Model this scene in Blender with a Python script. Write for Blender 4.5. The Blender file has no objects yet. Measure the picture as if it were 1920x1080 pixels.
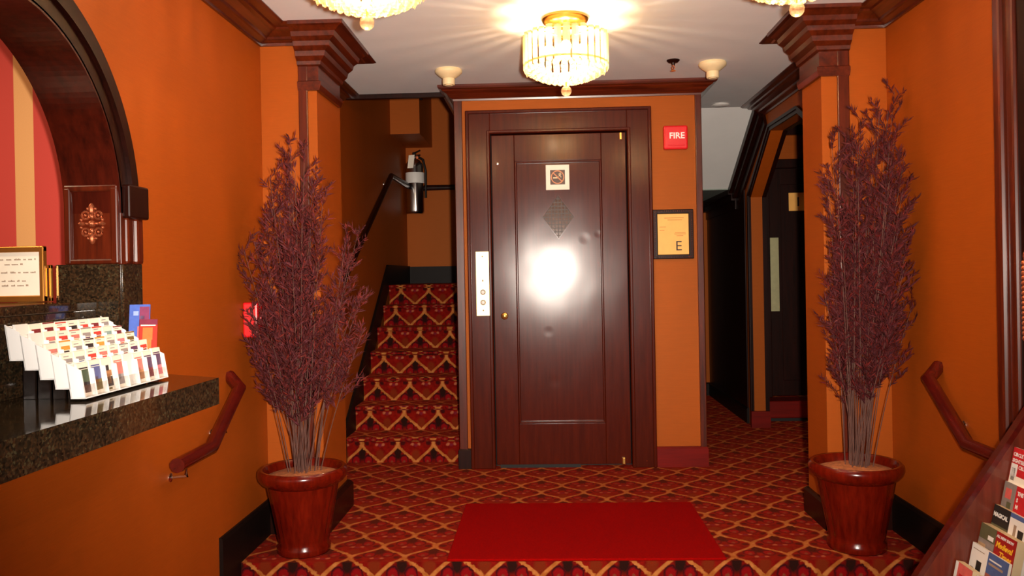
import bpy, bmesh, math, random
from mathutils import Vector, Matrix
random.seed(7)
S = bpy.context.scene
COL = S.collection
PI = math.pi

# ------------------------------------------------------------------ camera, world, flash, exposure
cd = bpy.data.cameras.new('camera'); cam = bpy.data.objects.new('camera', cd); COL.objects.link(cam)
YAW, PITCH, ROLL, FPX, EYE = 0.0402, -0.00292, 0.01856, 1550.85, 1.2053
fw = Vector((-math.sin(YAW)*math.cos(PITCH), math.cos(YAW)*math.cos(PITCH), math.sin(PITCH)))
rt = Vector((math.cos(YAW), math.sin(YAW), 0)); up = rt.cross(fw)
r2 = rt*math.cos(ROLL) - up*math.sin(ROLL); u2 = rt*math.sin(ROLL) + up*math.cos(ROLL)
mw = Matrix((r2, u2, -fw)).transposed().to_4x4(); mw.translation = (0, 0, EYE)
cam.matrix_world = mw
cd.sensor_fit = 'HORIZONTAL'; cd.sensor_width = 36.0; cd.lens = FPX/1920*36.0
cd.shift_y = -20.4/1920.0
cd.clip_start = 0.02
S.camera = cam

w = bpy.data.worlds.new('world'); S.world = w; w.use_nodes = True
w.node_tree.nodes['Background'].inputs[0].default_value = (1.0, 0.75, 0.55, 1)
w.node_tree.nodes['Background'].inputs[1].default_value = 0.05
S.view_settings.view_transform = 'Standard'
try: S.view_settings.look = 'None'
except Exception: pass
S.view_settings.gamma = 1.0
S.view_settings.use_curve_mapping = False
S.view_settings.exposure = 0.0
S.cycles.use_denoising = True
S.cycles.max_bounces = 8
S.cycles.sample_clamp_indirect = 6.0

def point_light(name, loc, power, color, radius=0.03):
    l = bpy.data.lights.new(name, 'POINT'); l.energy = power; l.color = color; l.shadow_soft_size = radius
    o = bpy.data.objects.new(name, l); COL.objects.link(o); o.location = loc
    return o
WARM = (1.0, 0.72, 0.48)
fl_ = bpy.data.lights.new('camera_flash', 'SPOT'); fl_.energy = 940.0; fl_.color = (1.0, 0.88, 0.76); fl_.shadow_soft_size = 0.03
fl_.spot_size = math.radians(84); fl_.spot_blend = 1.0
flash = bpy.data.objects.new('camera_flash', fl_); COL.objects.link(flash); flash.location = (0.10, 0.0, EYE+0.02)
flash.rotation_euler = (Vector((-0.15, 5.0, 1.45))-flash.location).to_track_quat('-Z', 'Y').to_euler()
LAMP_POWER = 18.0

# ------------------------------------------------------------------ node helpers and materials
def lin(c):
    f = lambda v: v/12.92 if v <= 0.04045 else ((v+0.055)/1.055)**2.4
    return tuple(f(v/255.0) for v in c) + (1.0,)
class NT:
    def __init__(s, name):
        s.m = bpy.data.materials.new(name); s.m.use_nodes = True; s.t = s.m.node_tree
        s.b = s.t.nodes['Principled BSDF']; s.out = s.t.nodes['Material Output']
    def n(s, typ, **kw):
        nd = s.t.nodes.new(typ)
        for k, v in kw.items(): setattr(nd, k, v)
        return nd
    def link(s, a, b): s.t.links.new(a, b)
    def set(s, inp, v):
        if hasattr(v, 'is_output') or isinstance(v, bpy.types.NodeSocket): s.link(v, inp)
        else: inp.default_value = v
    def math(s, op, a, b=None, c=None):
        nd = s.n('ShaderNodeMath', operation=op)
        for i, v in enumerate((a, b, c)):
            if v is not None: s.set(nd.inputs[i], v)
        return nd.outputs[0]
    def mix(s, f, a, b):
        nd = s.n('ShaderNodeMix', data_type='RGBA')
        s.set(nd.inputs[0], f); s.set(nd.inputs[6], a); s.set(nd.inputs[7], b)
        return nd.outputs[2]
    def coord(s, kind='Object', scale=(1, 1, 1)):
        tc = s.n('ShaderNodeTexCoord'); mp = s.n('ShaderNodeMapping')
        s.link(tc.outputs[kind], mp.inputs[0]); mp.inputs['Scale'].default_value = scale
        return mp.outputs[0]
    def noise(s, vec, scale, detail=4, rough=0.6):
        nd = s.n('ShaderNodeTexNoise'); s.link(vec, nd.inputs['Vector'])
        nd.inputs['Scale'].default_value = scale; nd.inputs['Detail'].default_value = detail; nd.inputs['Roughness'].default_value = rough
        return nd.outputs[0]
    def ramp(s, v, stops):
        nd = s.n('ShaderNodeValToRGB'); e = nd.color_ramp.elements
        while len(e) < len(stops): e.new(0.5)
        for el, (p, c) in zip(e, stops): el.position = p; el.color = c
        s.link(v, nd.inputs[0]); return nd.outputs[0]
    def bump(s, h, strength, dist=0.002):
        nd = s.n('ShaderNodeBump'); nd.inputs['Strength'].default_value = strength; nd.inputs['Distance'].default_value = dist
        s.link(h, nd.inputs['Height']); s.link(nd.outputs[0], s.b.inputs['Normal'])

def plain(name, rgb, rough=0.5, metal=0.0, coat=0.0, var=0.06, scale=18.0, spec=0.5):
    """a colour with faint procedural unevenness"""
    k = NT(name); c = lin(rgb)
    v = k.noise(k.coord(), scale, 3)
    lo = tuple(x*(1-var) for x in c[:3])+(1,); hi = tuple(min(1, x*(1+var)) for x in c[:3])+(1,)
    k.link(k.ramp(v, [(0.3, lo), (0.7, hi)]), k.b.inputs['Base Color'])
    k.b.inputs['Roughness'].default_value = rough; k.b.inputs['Metallic'].default_value = metal
    k.b.inputs['Coat Weight'].default_value = coat; k.b.inputs['Specular IOR Level'].default_value = spec
    return k.m
def wood(name, dark, light, rough=0.28, coat=0.35, axis='Z', bumpy=0.0, dents=0.0, spec=0.5, dents_at=()):
    k = NT(name)
    sc = {'Z': (14, 14, 1.0), 'Y': (14, 1.0, 14), 'X': (1.0, 14, 14)}[axis]
    g = k.noise(k.coord('Object', sc), 3.0, 6, 0.65)
    k.link(k.ramp(g, [(0.3, lin(dark)), (0.72, lin(light))]), k.b.inputs['Base Color'])
    k.b.inputs['Specular IOR Level'].default_value = spec
    k.b.inputs['Roughness'].default_value = rough; k.b.inputs['Coat Weight'].default_value = coat; k.b.inputs['Coat Roughness'].default_value = 0.34 if dents else 0.12
    if dents:
        d = k.noise(k.coord('Object', (1, 1, 0.7)), 4.0, 1, 0.4)
        gp = k.n('ShaderNodeNewGeometry')
        for cx_, cz_, r_ in dents_at:      # knocks in the painted face
            vd = k.n('ShaderNodeVectorMath', operation='DISTANCE'); k.link(gp.outputs['Position'], vd.inputs[0]); vd.inputs[1].default_value = (cx_, 5.166, cz_)
            mr = k.n('ShaderNodeMapRange', interpolation_type='SMOOTHSTEP'); mr.inputs[1].default_value = 0.0; mr.inputs[2].default_value = r_; mr.inputs[3].default_value = -0.16; mr.inputs[4].default_value = 0.0
            k.link(vd.outputs['Value'], mr.inputs[0]); d = k.math('ADD', d, mr.outputs[0])
        k.bump(d, dents, 0.02)
    elif bumpy: k.bump(g, bumpy, 0.001)
    return k.m
def wallpaper(name, rgb, var=0.10):
    k = NT(name); c = lin(rgb)
    a = k.noise(k.coord('Object', (3, 3, 160)), 3.0, 5, 0.7)
    b = k.noise(k.coord('Object', (1, 1, 0.25)), 2.2, 3, 0.5)
    m = k.math('ADD', k.math('MULTIPLY', a, 0.55), k.math('MULTIPLY', b, 0.45))
    lo = tuple(x*(1-2*var) for x in c[:3])+(1,); hi = tuple(min(1, x*(1+var)) for x in c[:3])+(1,)
    k.link(k.ramp(m, [(0.32, lo), (0.66, hi)]), k.b.inputs['Base Color'])
    k.b.inputs['Roughness'].default_value = 0.56; k.b.inputs['Specular IOR Level'].default_value = 0.55; k.b.inputs['Specular Tint'].default_value = lin((255, 212, 150))
    k.bump(a, 0.25, 0.0008)
    return k.m
def granite(name):
    k = NT(name); v = k.coord()
    vo = k.n('ShaderNodeTexVoronoi'); k.link(v, vo.inputs['Vector']); vo.inputs['Scale'].default_value = 190
    nz = k.noise(v, 40, 6, 0.8)
    m = k.math('ADD', k.math('MULTIPLY', vo.outputs['Color'], 0.5), k.math('MULTIPLY', nz, 0.6))
    k.link(k.ramp(m, [(0.28, lin((14, 12, 8))), (0.5, lin((40, 32, 22))), (0.66, lin((62, 42, 26))), (0.84, lin((70, 68, 48)))]), k.b.inputs['Base Color'])
    k.b.inputs['Roughness'].default_value = 0.07; k.b.inputs['Specular IOR Level'].default_value = 0.6
    return k.m
def carpet(name):
    """trellis carpet: gold ogee lattice, a dark fan, two red lobes and pale dots in every cell; UV in metres"""
    k = NT(name); P, Q = 0.2335, 0.2965
    uv = k.n('ShaderNodeUVMap'); uv.uv_map = 'carpet'
    wob = k.n('ShaderNodeTexNoise'); k.link(uv.outputs[0], wob.inputs['Vector']); wob.inputs['Scale'].default_value = 60; wob.inputs['Detail'].default_value = 2
    sp = k.n('ShaderNodeSeparateXYZ'); k.link(uv.outputs[0], sp.inputs[0])
    jit = k.math('MULTIPLY', k.math('SUBTRACT', wob.outputs[0], 0.5), 0.016)
    a = k.math('DIVIDE', k.math('ADD', k.math('ADD', sp.outputs[0], 0.628), jit), P)
    b = k.math('DIVIDE', k.math('ADD', k.math('SUBTRACT', sp.outputs[1], 3.527), jit), Q)
    def cell(u, off):   # -1..1 in each cell
        f = k.math('FRACT', k.math('ADD', u, off))
        return k.math('MULTIPLY', k.math('SUBTRACT', f, 0.5), 2.0)
    s1, t1 = cell(a, 0.5), cell(b, 0.0)      # cells between nodes in one column
    s2, t2 = cell(a, 0.0), cell(b, 0.5)
    A = lambda x: k.math('ABSOLUTE', x)
    def dist(s, t):
        at = A(t)
        sm = k.n('ShaderNodeMapRange', interpolation_type='SMOOTHSTEP'); sm.inputs[1].default_value = 0.02; sm.inputs[2].default_value = 0.98
        sm.inputs[3].default_value = 1.0; sm.inputs[4].default_value = 0.0; k.link(at, sm.inputs[0])
        return k.math('SUBTRACT', A(s), sm.outputs[0])
    d1 = dist(s1, t1)
    inside = k.math('LESS_THAN', d1, 0.0)
    def pick(x, y): return k.math('ADD', k.math('MULTIPLY', inside, x), k.math('MULTIPLY', k.math('SUBTRACT', 1.0, inside), y))
    s, t = A(pick(s1, s2)), pick(t1, t2)
    d = A(d1)
    def blob(cx, cy, rx, ry, soft=0.25):
        dx = k.math('DIVIDE', k.math('SUBTRACT', s, cx), rx); dy = k.math('DIVIDE', k.math('SUBTRACT', t, cy), ry)
        q = k.math('SQRT', k.math('ADD', k.math('MULTIPLY', dx, dx), k.math('MULTIPLY', dy, dy)))
        mr = k.n('ShaderNodeMapRange'); mr.inputs[1].default_value = 1-soft; mr.inputs[2].default_value = 1+soft
        mr.inputs[3].default_value = 1; mr.inputs[4].default_value = 0; k.link(q, mr.inputs[0])
        return mr.outputs[0]
    pile = k.n('ShaderNodeTexNoise'); k.link(uv.outputs[0], pile.inputs['Vector']); pile.inputs['Scale'].default_value = 420; pile.inputs['Detail'].default_value = 2
    big = k.n('ShaderNodeTexNoise'); k.link(uv.outputs[0], big.inputs['Vector']); big.inputs['Scale'].default_value = 30; big.inputs['Detail'].default_value = 3
    red = k.ramp(big.outputs[0], [(0.3, lin((104, 9, 7))), (0.7, lin((142, 22, 12)))])
    c = red
    c = k.mix(blob(0.0, -0.52, 0.22, 0.22), c, lin((120, 40, 16)))
    c = k.mix(blob(0.0, 0.55, 0.20, 0.30), c, lin((40, 18, 14)))
    c = k.mix(blob(0.34, 0.26, 0.25, 0.24, 0.12), c, lin((52, 12, 18)))
    c = k.mix(blob(0.34, 0.24, 0.19, 0.18, 0.2), c, lin((138, 14, 18)))
    c = k.mix(blob(0.34, 0.17, 0.07, 0.07, 0.3), c, lin((130, 62, 42)))
    c = k.mix(blob(0.72, 0.0, 0.13, 0.11), c, lin((62, 14, 14)))
    c = k.mix(blob(0.18, -0.07, 0.085, 0.06, 0.35), c, lin((176, 96, 66)))
    c = k.mix(blob(0.0, -0.1, 0.10, 0.07, 0.35), c, lin((120, 30, 44)))
    ln = k.n('ShaderNodeMapRange'); ln.inputs[1].default_value = 0.07; ln.inputs[2].default_value = 0.135; ln.inputs[3].default_value = 1; ln.inputs[4].default_value = 0
    k.link(d, ln.inputs[0])
    gold = k.ramp(big.outputs[0], [(0.35, lin((170, 96, 40))), (0.65, lin((200, 126, 66)))])
    c = k.mix(ln.outputs[0], c, gold)
    dk = k.mix(k.math('MULTIPLY', pile.outputs[0], 0.45), c, lin((30, 6, 4)))
    k.link(dk, k.b.inputs['Base Color'])
    k.b.inputs['Roughness'].default_value = 0.95; k.b.inputs['Specular IOR Level'].default_value = 0.05
    k.b.inputs['Sheen Weight'].default_value = 0.16; k.b.inputs['Sheen Roughness'].default_value = 0.4; k.b.inputs['Sheen Tint'].default_value = lin((255, 84, 44))
    k.bump(pile.outputs[0], 0.5, 0.003)
    return k.m
def stripes(name):
    k = NT(name); sp = k.n('ShaderNodeSeparateXYZ'); k.link(k.coord(), sp.inputs[0])
    f = k.math('FRACT', k.math('DIVIDE', k.math('ADD', sp.outputs[0], 1.826+0.30*8), 0.30))
    c = k.mix(k.math('GREATER_THAN', f, 0.765), lin((196, 62, 52)), lin((226, 168, 104)))
    nz = k.noise(k.coord(), 300, 2)
    k.link(k.mix(k.math('MULTIPLY', nz, 0.18), c, lin((120, 60, 40))), k.b.inputs['Base Color'])
    k.b.inputs['Roughness'].default_value = 0.75
    return k.m
def clear(name, tint, opacity=0.25, translucent=0.5, rough=0.08):
    """thin acrylic / cut glass that lets lamp light through"""
    k = NT(name); k.t.nodes.remove(k.b)
    tr = k.n('ShaderNodeBsdfTransparent'); tr.inputs[0].default_value = tint
    tl = k.n('ShaderNodeBsdfTranslucent'); tl.inputs[0].default_value = tint
    gl = k.n('ShaderNodeBsdfGlossy'); gl.inputs['Roughness'].default_value = rough; gl.inputs[0].default_value = (1, 1, 1, 1)
    nz = k.noise(k.coord(), 70, 2)
    m1 = k.n('ShaderNodeMixShader'); k.link(k.math('ADD', k.math('MULTIPLY', nz, 0.3), opacity-0.15), m1.inputs[0])
    k.link(tr.outputs[0], m1.inputs[1]); 
    m2 = k.n('ShaderNodeMixShader'); m2.inputs[0].default_value = 1-translucent
    k.link(tl.outputs[0], m2.inputs[1]); k.link(gl.outputs[0], m2.inputs[2]); k.link(m2.outputs[0], m1.inputs[2])
    k.link(m1.outputs[0], k.out.inputs[0])
    return k.m
def emit(name, rgb, strength):
    k = NT(name); k.b.inputs['Base Color'].default_value = lin(rgb)
    k.b.inputs['Emission Color'].default_value = lin(rgb); k.b.inputs['Emission Strength'].default_value = strength
    return k.m
def leafmat(name, cols):
    k = NT(name); g = k.n('ShaderNodeNewGeometry')
    st = [(i/(len(cols)-1), lin(c)) for i, c in enumerate(cols)]
    k.link(k.ramp(g.outputs['Random Per Island'], st), k.b.inputs['Base Color'])
    k.b.inputs['Roughness'].default_value = 0.75; k.b.inputs['Specular IOR Level'].default_value = 0.15
    return k.m

M = dict(
    paper_wall=wallpaper('wallpaper', (158, 70, 12)),
    stripes=stripes('striped_wallpaper'), carpet=carpet('trellis_carpet'), granite=granite('granite'),
    ceiling=plain('ceiling_paint', (238, 238, 236), 0.85, var=0.03, scale=3), soffit=plain('soffit_paint', (236, 234, 230), 0.85, var=0.03, scale=3),
    wood=wood('mahogany', (52, 13, 4), (98, 32, 10), 0.3, 0.25, 'Z'), woodx=wood('mahogany_across', (52, 13, 4), (100, 33, 10), 0.3, 0.25, 'X'),
    woody=wood('mahogany_along', (52, 14, 4), (100, 34, 11), 0.3, 0.25, 'Y'),
    darkwood=wood('dark_wood', (22, 6, 3), (42, 12, 6), 0.36, 0.0, 'Z', spec=0.2), black=plain('dark_baseboard', (22, 12, 9), 0.5, spec=0.15),
    doorpaint=wood('door_paint', (60, 13, 3), (80, 22, 6), 0.19, 0.05, 'Z', dents=0.12, spec=0.24, dents_at=((0.048, 0.535, 0.05), (0.25, 1.425, 0.045), (0.335, 1.45, 0.03), (0.015, 0.845, 0.04))),
    doorframe=wood('door_frame_paint', (58, 13, 3), (80, 22, 6), 0.2, 0.06, 'Z', dents=0.06, spec=0.25),
    rail=wood('rail_wood', (60, 9, 5), (92, 16, 8), 0.25, 0.4, 'Y'), redbase=wood('red_baseboard', (92, 8, 2), (118, 14, 5), 0.5, 0.0, 'X', spec=0.15),
    archwood=wood('arch_wood', (44, 9, 4), (74, 19, 7), 0.3, 0.1, 'Z', spec=0.3), pot=wood('pot_wood', (70, 8, 2), (108, 20, 5), 0.2, 0.2, 'Z', spec=0.35), soil=plain('dry_moss', (168, 100, 56), 0.9, var=0.4, scale=60),
    stem=plain('dry_stem', (94, 64, 56), 0.8, var=0.3, spec=0.2), leaf=leafmat('purple_leaves', [(54, 20, 19), (74, 31, 34), (78, 26, 20), (90, 44, 50), (106, 34, 26), (64, 29, 37)]),
    leaf2=leafmat('mauve_leaves', [(56, 19, 16), (72, 26, 26), (96, 26, 22), (62, 25, 32), (88, 38, 40), (52, 18, 16)]),
    brass=plain('brass', (236, 190, 104), 0.28, 1.0, var=0.1), plate=plain('bright_brass', (250, 226, 166), 0.42, 0.75, var=0.05), goldframe=plain('gold_frame', (214, 146, 66), 0.3, 0.8), copper=plain('aged_copper', (176, 96, 62), 0.35, 0.7, var=0.4, scale=90),
    pale_steel=plain('pale_steel', (206, 202, 156), 0.36, 0.8, var=0.08), chrome=plain('polished_steel', (214, 210, 208), 0.16, 1.0, var=0.03), mat=plain('red_mat', (134, 3, 2), 1.0, var=0.14, scale=160, spec=0.05),
    red=plain('alarm_red', (222, 20, 30), 0.35, 0, 0.3, 0.03), white=plain('white_plastic', (240, 236, 230), 0.5, var=0.02), cream=plain('cream_plastic', (232, 206, 160), 0.5, var=0.03),
    paper=plain('paper', (250, 240, 222), 0.7, var=0.03), tanpaper=plain('amber_paper', (255, 186, 92), 0.55, var=0.05), ink=plain('black_ink', (34, 20, 16), 0.6),
    faint=plain('faint_ink', (206, 130, 56), 0.6), grey=plain('grey_ink', (160, 136, 116), 0.6), brown=plain('sign_brown', (74, 40, 18), 0.5), bronzeglass=plain('wired_glass', (92, 66, 54), 0.12, 0.0, 0.5, 0.25, 40),
    wire=plain('glass_wire', (54, 32, 26), 0.5), hole=plain('dark_gap', (14, 10, 8), 0.7), bulb=emit('lamp_bulb', (255, 206, 130), 60.0),
    prism=clear('acrylic_prism', (1.0, 0.90, 0.70, 1), 0.66, 0.75), crystal=clear('cut_crystal', (1.0, 0.90, 0.72, 1), 0.65, 0.7), ball=clear('crystal_ball', (1.0, 0.86, 0.72, 1), 0.42, 0.45, 0.03),
    acrylic=clear('clear_acrylic', (0.97, 0.97, 0.97, 1), 0.17, 0.3), whiteacrylic=plain('white_acrylic', (244, 242, 240), 0.3, var=0.01),
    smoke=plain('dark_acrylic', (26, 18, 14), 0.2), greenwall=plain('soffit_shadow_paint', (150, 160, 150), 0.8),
    rackwood=wood('rack_wood', (78, 26, 14), (116, 44, 24), 0.35, 0.3, 'Z'),
)
def ink(name, rgb):
    if name not in M: M[name] = plain(name, rgb, 0.6, var=0.1, scale=60)
    return M[name]

# ------------------------------------------------------------------ mesh builder
class MB:
    def __init__(s): s.v = []; s.f = []; s.mi = []; s.cur = 0; s.smooth = []
    def add(s, vs, fs, smooth=False):
        o = len(s.v); s.v += [tuple(x) for x in vs]
        for f in fs: s.f.append([i+o for i in f]); s.mi.append(s.cur); s.smooth.append(smooth)
        return s
    def box(s, x0, x1, y0, y1, z0, z1):
        vs = [(x, y, z) for z in (z0, z1) for y in (y0, y1) for x in (x0, x1)]
        return s.add(vs, [(0, 2, 3, 1), (4, 5, 7, 6), (0, 1, 5, 4), (2, 6, 7, 3), (0, 4, 6, 2), (1, 3, 7, 5)])
    def obox(s, c, ax, ay, az):
        """box from a corner and three edge vectors"""
        c, ax, ay, az = map(Vector, (c, ax, ay, az))
        vs = [c+ax*i+ay*j+az*k for k in (0, 1) for j in (0, 1) for i in (0, 1)]
        return s.add(vs, [(0, 2, 3, 1), (4, 5, 7, 6), (0, 1, 5, 4), (2, 6, 7, 3), (0, 4, 6, 2), (1, 3, 7, 5)])
    def bevbox(s, x0, x1, y0, y1, z0, z1, b=0.004):
        """box with chamfered edges (all 12)"""
        bm = bmesh.new(); bmesh.ops.create_cube(bm, size=1.0)
        for v in bm.verts: v.co = Vector(((x0+x1)/2+v.co.x*(x1-x0), (y0+y1)/2+v.co.y*(y1-y0), (z0+z1)/2+v.co.z*(z1-z0)))
        bmesh.ops.bevel(bm, geom=list(bm.edges), offset=b, segments=2, profile=0.5, affect='EDGES')
        bm.verts.index_update(); s.add([v.co[:] for v in bm.verts], [[v.index for v in f.verts] for f in bm.faces]); bm.free(); return s
    def prism(s, poly, a0, a1, axis='X'):
        """polygon in the two other axes, extruded along axis"""
        mp = {'X': lambda a, p: (a, p[0], p[1]), 'Y': lambda a, p: (p[0], a, p[1]), 'Z': lambda a, p: (p[0], p[1], a)}[axis]
        n = len(poly); vs = [mp(a0, p) for p in poly] + [mp(a1, p) for p in poly]
        return s.add(vs, [list(range(n))[::-1], list(range(n, 2*n))] + [(i, (i+1) % n, n+(i+1) % n, n+i) for i in range(n)])
    def lathe(s, prof, cx=0, cy=0, n=24, cz=0, cap=True):
        vs = []; fs = []
        for r, z in prof:
            for i in range(n): a = 2*PI*i/n; vs.append((cx+r*math.cos(a), cy+r*math.sin(a), cz+z))
        for j in range(len(prof)-1):
            for i in range(n): k = (i+1) % n; fs.append((j*n+i, j*n+k, (j+1)*n+k, (j+1)*n+i))
        if cap: fs += [list(range(n))[::-1], [(len(prof)-1)*n+i for i in range(n)]]
        return s.add(vs, fs, True)
    def lathe_dir(s, prof, org, d, n=20):
        """lathe about direction d through org"""
        d = Vector(d).normalized(); q = Vector((0, 0, 1)).rotation_difference(d); t = MB().lathe(prof, n=n)
        return s.add([Vector(org)+q @ Vector(v) for v in t.v], t.f, True)
    def tube(s, pts, r, n=8, r1=None, sq=1.0):
        pts = [Vector(p) for p in pts]; vs = []; fs = []; m = len(pts)
        for i, p in enumerate(pts):
            t = ((pts[i]-pts[i-1]).normalized() if i else Vector()) + ((pts[i+1]-pts[i]).normalized() if i < m-1 else Vector())
            t.normalize(); ref = Vector((0, 0, 1)) if abs(t.z) < 0.9 else Vector((1, 0, 0))
            a = t.cross(ref).normalized(); b = a.cross(t).normalized(); rr = r if r1 is None else r+(r1-r)*i/(m-1)
            # keep mitres full width
            if 0 < i < m-1:
                c = (pts[i]-pts[i-1]).normalized().dot((pts[i+1]-pts[i]).normalized()); kk = 1/max(0.6, math.sqrt((1+c)/2))
            else: kk = 1
            for j in range(n): an = 2*PI*(j+0.5)/n; vs.append(p + a*rr*math.cos(an) + b*rr*sq*kk*math.sin(an))
        for i in range(m-1):
            for j in range(n): k = (j+1) % n; fs.append((i*n+j, i*n+k, (i+1)*n+k, (i+1)*n+j))
        fs += [list(range(n))[::-1], [(m-1)*n+j for j in range(n)]]
        return s.add(vs, fs, n > 6)
    def sweep(s, path, prof, side=1, z0=0.0):
        """moulding: profile (out, z) carried along a plan path (x, y); out is to the right of travel for side=1; mitred corners, closed profile"""
        P = [Vector(p) for p in path]; n = len(prof); vs = []; fs = []; m = len(P)
        for i in range(m):
            dirs = []
            if i: dirs.append((P[i]-P[i-1]).normalized())
            if i < m-1: dirs.append((P[i+1]-P[i]).normalized())
            ns = [Vector((d.y, -d.x))*side for d in dirs]
            nn = ns[0] if len(ns) == 1 else (ns[0]+ns[1])/(1+ns[0].dot(ns[1]))
            for o, z in prof: q = P[i]+nn*o; vs.append((q.x, q.y, z0+z))
        for i in range(m-1):
            for j in range(n): k = (j+1) % n; fs.append((i*n+j, i*n+k, (i+1)*n+k, (i+1)*n+j))
        fs += [list(range(n)), [(m-1)*n+j for j in range(n)][::-1]]
        return s.add(vs, fs)
    def sphere(s, c, r, n=12, m=8, sz=1.0, flat=False):
        prof = [(max(1e-4, r*math.sin(PI*i/m)), -r*sz*math.cos(PI*i/m)) for i in range(m+1)]
        t = MB().lathe(prof, c[0], c[1], n, c[2]); return s.add(t.v, t.f, not flat)
    def build(s, name, mats, parent=None, loc=None, sharp=40):
        """loc: world position of the object's origin (mesh is shifted so that it stays put)"""
        me = bpy.data.meshes.new(name); o = Vector(loc) if loc is not None else Vector()
        me.from_pydata([tuple(Vector(v)-o) for v in s.v], [], s.f)
        for m in (mats if isinstance(mats, (list, tuple)) else [mats]): me.materials.append(m)
        for p, i, sm in zip(me.polygons, s.mi, s.smooth): p.material_index = i; p.use_smooth = sm
        bm = bmesh.new(); bm.from_mesh(me); bmesh.ops.recalc_face_normals(bm, faces=bm.faces); bm.to_mesh(me); bm.free()
        if any(s.smooth): me.set_sharp_from_angle(angle=math.radians(sharp))
        ob = bpy.data.objects.new(name, me); COL.objects.link(ob); ob.location = o
        if parent is not None:
            ob.parent = parent; ob.location = o - parent_world(parent)
        return ob
def parent_world(p):
    v = Vector(p.location)
    while p.parent is not None: p = p.parent; v += Vector(p.location)
    return v
def thing(name, label, cat, loc=(0, 0, 0), group=None):
    o = bpy.data.objects.new(name, None); COL.objects.link(o); o.location = loc; o.empty_display_size = 0.05
    return tag(o, label, cat, group)
def tag(o, label=None, cat=None, group=None, kind=None):
    for k, v in (('label', label), ('category', cat), ('group', group), ('kind', kind)):
        if v: o[k] = v
    return o
def struct(name, mb, mat, label=None, parent=None, loc=None):
    o = mb.build(name, mat, parent, loc)
    if parent is None: o['kind'] = 'structure'
    if label: o['label'] = label
    return o
def sgroup(name, label=None, loc=(0, 0, 0)):
    o = bpy.data.objects.new(name, None); COL.objects.link(o); o.location = loc; o['kind'] = 'structure'
    if label: o['label'] = label
    return o
def carpet_uv(o, off=0.0):
    me = o.data; uv = me.uv_layers.new(name='carpet'); mwz = parent_world(o)
    for p in me.polygons:
        for li in p.loop_indices:
            v = me.vertices[me.loops[li].vertex_index].co + mwz
            if abs(p.normal.z) > 0.6: uv.data[li].uv = (v.x, v.y)
            elif abs(p.normal.x) > 0.7: uv.data[li].uv = (v.y, v.z+off)
            else: uv.data[li].uv = (v.x, v.z+off)
def text_mb(mb, s, size, origin, xdir, ydir, depth=0.0006, align='LEFT', weight=0.0, shear=0.0):
    """lettering as thin solid glyphs: size = letter height scale in metres"""
    cu = bpy.data.curves.new('txt', 'FONT'); cu.body = s; cu.size = size; cu.extrude = depth/2; cu.align_x = align; cu.resolution_u = 2; cu.offset = weight; cu.shear = shear
    ob = bpy.data.objects.new('txt', cu); COL.objects.link(ob)
    dg = bpy.context.evaluated_depsgraph_get(); me = ob.evaluated_get(dg).to_mesh()
    x, y = Vector(xdir), Vector(ydir); z = x.cross(y).normalized(); o = Vector(origin)
    mb.add([o + x*v.co.x + y*v.co.y + z*(v.co.z+depth/2) for v in me.vertices], [list(p.vertices) for p in me.polygons])
    ob.evaluated_get(dg).to_mesh_clear(); bpy.data.objects.remove(ob); bpy.data.curves.remove(cu)
    return mb

# ------------------------------------------------------------------ room constants (metres; platform floor z = 0)
XL, XR, YC, H = -1.333, 1.587, 3.88, 2.378
LOB = -0.20            # lobby floor
YP = 3.468             # front edge of the carpeted platform
YE = 5.152             # face of the lift enclosure
EL, ER = -0.54, 0.965  # its sides
ST0, RISE, GO = 5.34, 0.1625, 0.26
YB = -2.2              # back of the lobby, behind the camera

# floors
f = MB(); f.box(XL-0.19, XR, YP, ST0, LOB-0.02, 0.0); f.box(EL, XR+1.4, ST0, 8.2, LOB-0.02, 0.0); f.box(XR, XR+1.4, 4.2, ST0, LOB-0.02, 0.0)
fl = struct('floor', f, M['carpet']); carpet_uv(fl, 3.468)
f = MB().box(-3.4, XR+0.2, YB, YP, LOB-0.06, LOB); fo = struct('floor', f, M['carpet']); carpet_uv(fo)

# ceiling
c = MB(); c.box(-3.4, XR+0.2, YB, 5.26, H, H+0.12); c.box(EL, XR+0.2, 5.26, 6.02, H, H+0.12)
struct('ceiling', c, M['ceiling'])
c = MB().box(XR+0.10, XR+1.5, 4.2, 6.9, H, H+0.1); struct('ceiling', c, M['woodx'])
c = MB().prism([(6.0, H), (6.86, 1.88), (6.86, 2.1), (6.1, H+0.1), (6.0, H+0.1)], ER, XR); struct('ceiling', c, M['soffit'])
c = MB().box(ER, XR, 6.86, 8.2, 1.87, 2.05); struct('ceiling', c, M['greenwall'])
c = MB().box(XL, ER, 5.26, 8.1, 3.6, 3.7); struct('ceiling', c, M['soffit'])

# left wall with the arched reception opening
AC, RI, RO, SPR = 2.0, 0.53, 0.65, 1.42       # arch centre y, radii, springing height
arc = [(AC+RI*math.cos(PI*i/24), SPR+RI*math.sin(PI*i/24)) for i in range(25)]
wl = MB(); wl.box(XL-0.14, XL, YB, 8.1, LOB, 0.823)
wl.prism([(YB, 0.823), (AC-RI, 0.823)] + arc[::-1] + [(AC+RI, 0.823), (8.1, 0.823), (8.1, H), (YB, H)], XL-0.14, XL)
wl.box(XL-0.14, XL, 5.2, 8.1, H, 3.6)
struct('wall_left', wl, M['paper_wall'])
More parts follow.
